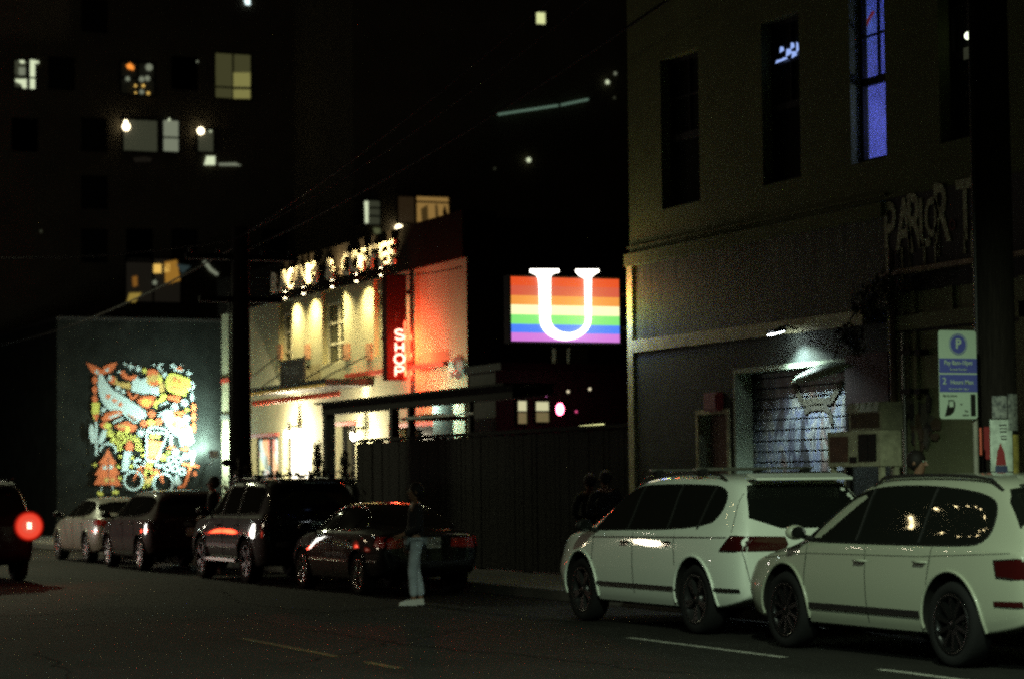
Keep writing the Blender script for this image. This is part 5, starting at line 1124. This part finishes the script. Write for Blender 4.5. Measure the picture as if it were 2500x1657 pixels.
# round brake lamps, enlarged, with dimmer outer rings standing for lens bloom
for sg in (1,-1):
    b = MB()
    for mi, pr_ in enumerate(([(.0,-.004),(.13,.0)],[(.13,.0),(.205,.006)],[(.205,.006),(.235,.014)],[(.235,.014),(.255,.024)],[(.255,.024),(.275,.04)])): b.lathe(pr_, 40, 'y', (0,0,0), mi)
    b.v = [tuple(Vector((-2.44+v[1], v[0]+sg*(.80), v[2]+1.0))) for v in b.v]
    ol = b.build('brake_lamp', [emitm('brake_core_red', (.80,.10,.055), 1.0), emitm('brake_mid_red', (.85,.07,.035), 1.0), emitm('brake_red', (.75,.035,.015), .9), emitm('brake_bloom_red', (.5,.015,.006), .6), emitm('brake_bloom_edge_red', (.3,.006,.003), .25)], mv)
    b = MB()
    for i in range(4): b.box(-2.452, -2.446, sg*.80-.04, sg*.80+.04, .955+i*.03, .97+i*.03)
    b.build('lamp_filament', emitm('brake_core', (1,.55,.38), 6), ol)
b = MB(); b.box(-2.445,-2.42,-.2,.2,1.58,1.61); b.build('high_brake_light', emitm('brake_dim', (1,.05,.02), 1.2), mv)
point('brake_glow', (9.4, 42.1, .9), 7, (1,.05,.02), .15)

# ================================================================== PEOPLE
def skinned(name, chain, m, parent, lv=2):
    """chain: dict of joints name->(pos, radius, parent name)"""
    me = bpy.data.meshes.new(name); names = list(chain); idx = {k: i for i, k in enumerate(names)}
    me.from_pydata([chain[k][0] for k in names], [(idx[chain[k][2]], idx[k]) for k in names if chain[k][2]], [])
    o = bpy.data.objects.new(name, me); COL.objects.link(o); sk = o.modifiers.new('k', 'SKIN'); sk.use_smooth_shade = True
    for i, k in enumerate(names):
        r = chain[k][1]; r = r if isinstance(r, tuple) else (r, r); me.skin_vertices[0].data[i].radius = r; me.skin_vertices[0].data[i].use_root = (i == 0)
    ss = o.modifiers.new('s', 'SUBSURF'); ss.levels = lv; ss.render_levels = lv
    em = evalmesh(o); bpy.data.objects.remove(o); em.name = name; em.materials.clear(); em.materials.append(m)
    for p in em.polygons: p.use_smooth = True; p.material_index = 0
    r = bpy.data.objects.new(name, em); COL.objects.link(r); r.parent = parent; return r
def person(loc, rz, label, top, legs, shoe, H=1.72, arms='down', stride=.10, hair=True, lean=0, group=None):
    root = empty('person', loc, rz, label, 'person', group); k = H/1.75
    def v(x, y, z): return Vector((x*k, y*k, z*k))     # x forward, y left
    J = {'pelvis':(v(0,0,.95),(.13,.10),None),'waist':(v(.01,0,1.08),(.125,.095),'pelvis'),'chest':(v(.0,0,1.28),(.15,.11),'waist'),'collar':(v(-.01,0,1.43),(.11,.08),'chest'),'neck':(v(.01,0,1.50),.052,'collar'),'jaw':(v(.035,0,1.575),.068,'neck'),'brow':(v(.02,0,1.66),(.082,.088),'jaw'),'crown':(v(.0,0,1.72),.062,'brow')}
    feet = {}
    for s, n in ((1,'l'),(-1,'r')):
        f = stride*s
        J['hip'+n] = (v(0,.09*s,.90),.085,'pelvis'); J['knee'+n] = (v(.03+f*.5,.10*s,.50),.056,'hip'+n); J['calf'+n] = (v(.0+f*.8,.10*s,.33),.052,'knee'+n); J['ankle'+n] = (v(-.02+f,.10*s,.09),.036,'calf'+n); J['heel'+n] = (v(.0+f,.10*s,.045),.035,'ankle'+n); J['toe'+n] = (v(.15+f,.115*s,.03),.027,'heel'+n)
        J['sh'+n] = (v(-.01,.19*s,1.40),.058,'collar')
        if arms == 'down' or (arms == 'one' and s < 0): e, w = v(-.03,.25*s,1.12), v(.06,.25*s,.88)
        else: e, w = v(-.01,.27*s,1.13), v(.20,.10*s,1.02)
        J['el'+n] = (e,.042,'sh'+n); J['wr'+n] = (w,.028,'el'+n); d = (w-e).normalized(); pm = w+d*.06*k; J['palm'+n] = (pm,(.036,.018),'wr'+n)
        a = d.cross(Vector((0,1,0))).normalized()
        for i, (o_, l) in enumerate(((-.030,.060),(-.010,.072),(.010,.068),(.029,.055))):
            J[f'f{i}a{n}'] = (pm+d*.035*k+a*o_*k,.0095,'palm'+n); J[f'f{i}b{n}'] = (pm+d*(.035+l*.6)*k+a*o_*1.1*k+Vector((0,-.012*s,0)),.009,f'f{i}a{n}'); J[f'f{i}c{n}'] = (pm+d*(.03+l)*k+a*o_*k+Vector((0,-.035*s,0)),.0075,f'f{i}b{n}')
        J['th1'+n] = (pm-a*.045*k+d*.0*k,.011,'palm'+n); J['th2'+n] = (pm-a*.062*k+d*.03*k,.009,'th1'+n)
        feet[n] = f
    bo = skinned('body', J, skin, root, 2)
    # face: nose, ears, eyes on the one head
    b = MB(); b.prism([v(.105,0,1.655),v(.135,0,1.61),v(.10,.018,1.605),v(.10,-.018,1.605)], v(-.02,0,0)); b.build('nose', skin, root)
    b = MB()
    for s in (1,-1): b.ball(v(.088,.032*s,1.65), .013*k, 8)
    b.build('eyes', wpaint, root)
    b = MB()
    for s in (1,-1): b.ball(v(.0,.088*s,1.635), .03*k, 8, 0, (.7,.4,1))
    b.build('ears', skin, root)
    b = MB(); b.ball(v(-.022,0,1.665), .112*k, 14, 0, (1.0,.92,1.05)); b.build('hair', hairm, root)
    C = {q: J[q] for q in ('pelvis','waist','chest','collar')}
    C = {q: (p[0], tuple(t*1.16 for t in p[1]), p[2]) for q, p in C.items()}
    C['hem'] = (v(0,0,.87), (.165,.125), 'pelvis')
    for n in 'lr':
        C['sh'+n] = (J['sh'+n][0], .072, 'collar'); C['el'+n] = (J['el'+n][0], .056, 'sh'+n); C['wr'+n] = (J['wr'+n][0]*.9+J['el'+n][0]*.1, .041, 'el'+n)
    C['nk'] = (v(.0,0,1.495), .066, 'collar'); skinned('jacket', C, top, root)
    T = {'pelvis':(v(0,0,.96),(.145,.112),None)}
    for n in 'lr':
        T['hip'+n] = (J['hip'+n][0], .098, 'pelvis'); T['knee'+n] = (J['knee'+n][0], .074, 'hip'+n); T['calf'+n] = (J['calf'+n][0], .070, 'knee'+n); T['cuff'+n] = (J['ankle'+n][0]+Vector((0,0,.02)), .060, 'calf'+n)
    skinned('jeans' if legs is denim else 'trousers', T, legs, root)
    for n, s in (('l',1),('r',-1)):
        b = MB(); f = feet[n]; y = .10*s
        b.add([v(-.06+f,y-.04,0),v(.20+f,y-.045,0),v(.20+f,y+.045,0),v(-.06+f,y+.04,0),v(-.05+f,y-.035,.09),v(.08+f,y-.04,.085),v(.19+f,y-.035,.045),v(.19+f,y+.035,.045),v(.08+f,y+.04,.085),v(-.05+f,y+.035,.09)], [(0,3,2,1),(4,5,8,9),(5,6,7,8),(0,1,6,5,4),(3,9,8,7,2),(1,2,7,6),(0,4,9,3)]); b.build('shoe', shoe, root)
    return root
q = onz(1016, 1476, 0)
person((q.x, q.y, 0), R(168), 'person in pale blue jeans, white shoes and dark jacket standing behind the black saloon', darkcloth, denim, wshoe, 1.68, 'one', .07)
q = onx(520, 1160, 13.05); person((q.x, q.y, 0), R(150), 'person in a dark top standing between the dark hatchback and the tall dark suv', darkcloth, darkcloth, wshoe, 1.84, 'front', .05)
for x, y, lab, mt_, hh_ in ((1440,1185,'faintly lit person in grey on the pavement by the fence, nearest the fence corner',greycloth,1.66),(1478,1180,'faintly lit person in a darker top, just left of the corner building edge',darkcloth,1.7),(2240,1122,'person mostly hidden behind the pearl suv, only the dark head above its roof',darkcloth,1.86)):
    q = onx(x, y, 15.7); person((q.x, q.y, .135), R(80 if x < 2000 else -60), lab, mt_, darkcloth, rubber, hh_, 'front', .05, group='people on the pavement')

# ================================================================== LIGHT
w = bpy.data.worlds.new('World'); SC.world = w; w.use_nodes = True; nt = w.node_tree; bg = nt.nodes['Background']
sky = nt.nodes.new('ShaderNodeTexSky'); sky.sky_type = 'NISHITA'; sky.sun_disc = False; sky.sun_elevation = R(-6); sky.sun_rotation = R(200)
mx = nt.nodes.new('ShaderNodeMix'); mx.data_type = 'RGBA'; mx.blend_type = 'ADD'; mx.inputs[0].default_value = 1
mul = nt.nodes.new('ShaderNodeMix'); mul.data_type = 'RGBA'; mul.blend_type = 'MULTIPLY'; mul.inputs[0].default_value = 1; mul.inputs[7].default_value = (.02,.02,.02,1)
nt.links.new(sky.outputs[0], mul.inputs[6]); nt.links.new(mul.outputs[2], mx.inputs[6]); mx.inputs[7].default_value = (.040,.032,.018,1)
nt.links.new(mx.outputs[2], bg.inputs[0]); bg.inputs[1].default_value = .1
# street lamps across the road and behind the camera, shaded luminaires that throw their light down
def street(loc, tgt, p, c, half, r): return spot('street_lamp_light', loc, tgt, p, c, half*2, .22, r)
street((5.5, 10.0, 9.0), (5.8, 10.5, 0), 5900, (.80,1.0,.72), 70, .22)
street((-1.5, 2.0, 9.0), (-1.3, 2.3, 0), 5200, (.72,1.0,.80), 73, .25)
street((2.2, 54.0, 9.6), (2.5, 53.6, 0), 600, (1,.90,.58), 70, .24)
street((11.0, 62.0, 8.6), (11.2, 62, 0), 2300, (.95,1,.62), 82, .2)
# traffic out of frame ahead: brake lamps and headlamps mirrored in the parked cars' doors
for (x, y, z, p_, c, r) in ((6.4,57,1.0,40,(1,.06,.02),.16),(7.6,57,1.0,35,(1,.06,.02),.16),(5.2,68,1.0,50,(1,.07,.03),.2),(2.2,67.5,1.3,620,(1,.97,.86),.85),(3.6,64,1.3,160,(1,.95,.8),.3),(2.0,46.5,2.0,110,(1,.85,.6),.26),(1.9,49.5,6.6,30,(1,.9,.7),.12)):
    point('traffic_light_glow', (x,y,z), p_, c, r)
for i in range(9): point('string_bulb_light', (-2.5, 38+1.3*i, 12.4+2.2*math.sin(pi*i/8)), 9, (1,.8,.4), .07)
for (x, y, z, c) in ((2,41,3.4,(1,.9,.7)),(1,52,4.4,(.8,1,.9)),(-1,58,3.0,(1,.8,.5)),(2,61,5.4,(1,.9,.8)),(1,74,3.2,(.8,1,.85)),(3,79,2.4,(1,.9,.7)),(2,88,4.5,(1,.95,.8)),(4,96,3.0,(.8,1,.9)),(3,36,3.6,(1,.8,.6)),(-2,47,1.0,(1,.9,.8))): point('added_sparkle_light', (x,y,z), 16, c, .07)  # unseen lamps added across the road for small highlights on the cars
for i in range(5): point('string_bulb_light', (-2.0, 34+2.3*i, 5.5+.4*(i%3)), 14, (1,.85,.6), .06)
SC.view_settings.view_transform = 'Standard'; SC.view_settings.look = 'None'; SC.view_settings.exposure = 0; SC.view_settings.gamma = 1
SC.cycles.use_denoising = False; SC.cycles.sample_clamp_direct = 30; SC.cycles.sample_clamp_indirect = 1.5; SC.cycles.filter_width = 2.5; SC.cycles.max_bounces = 6; SC.cycles.sample_clamp_indirect = 4; SC.cycles.use_light_tree = True; SC.cycles.caustics_reflective = False; SC.cycles.caustics_refractive = False
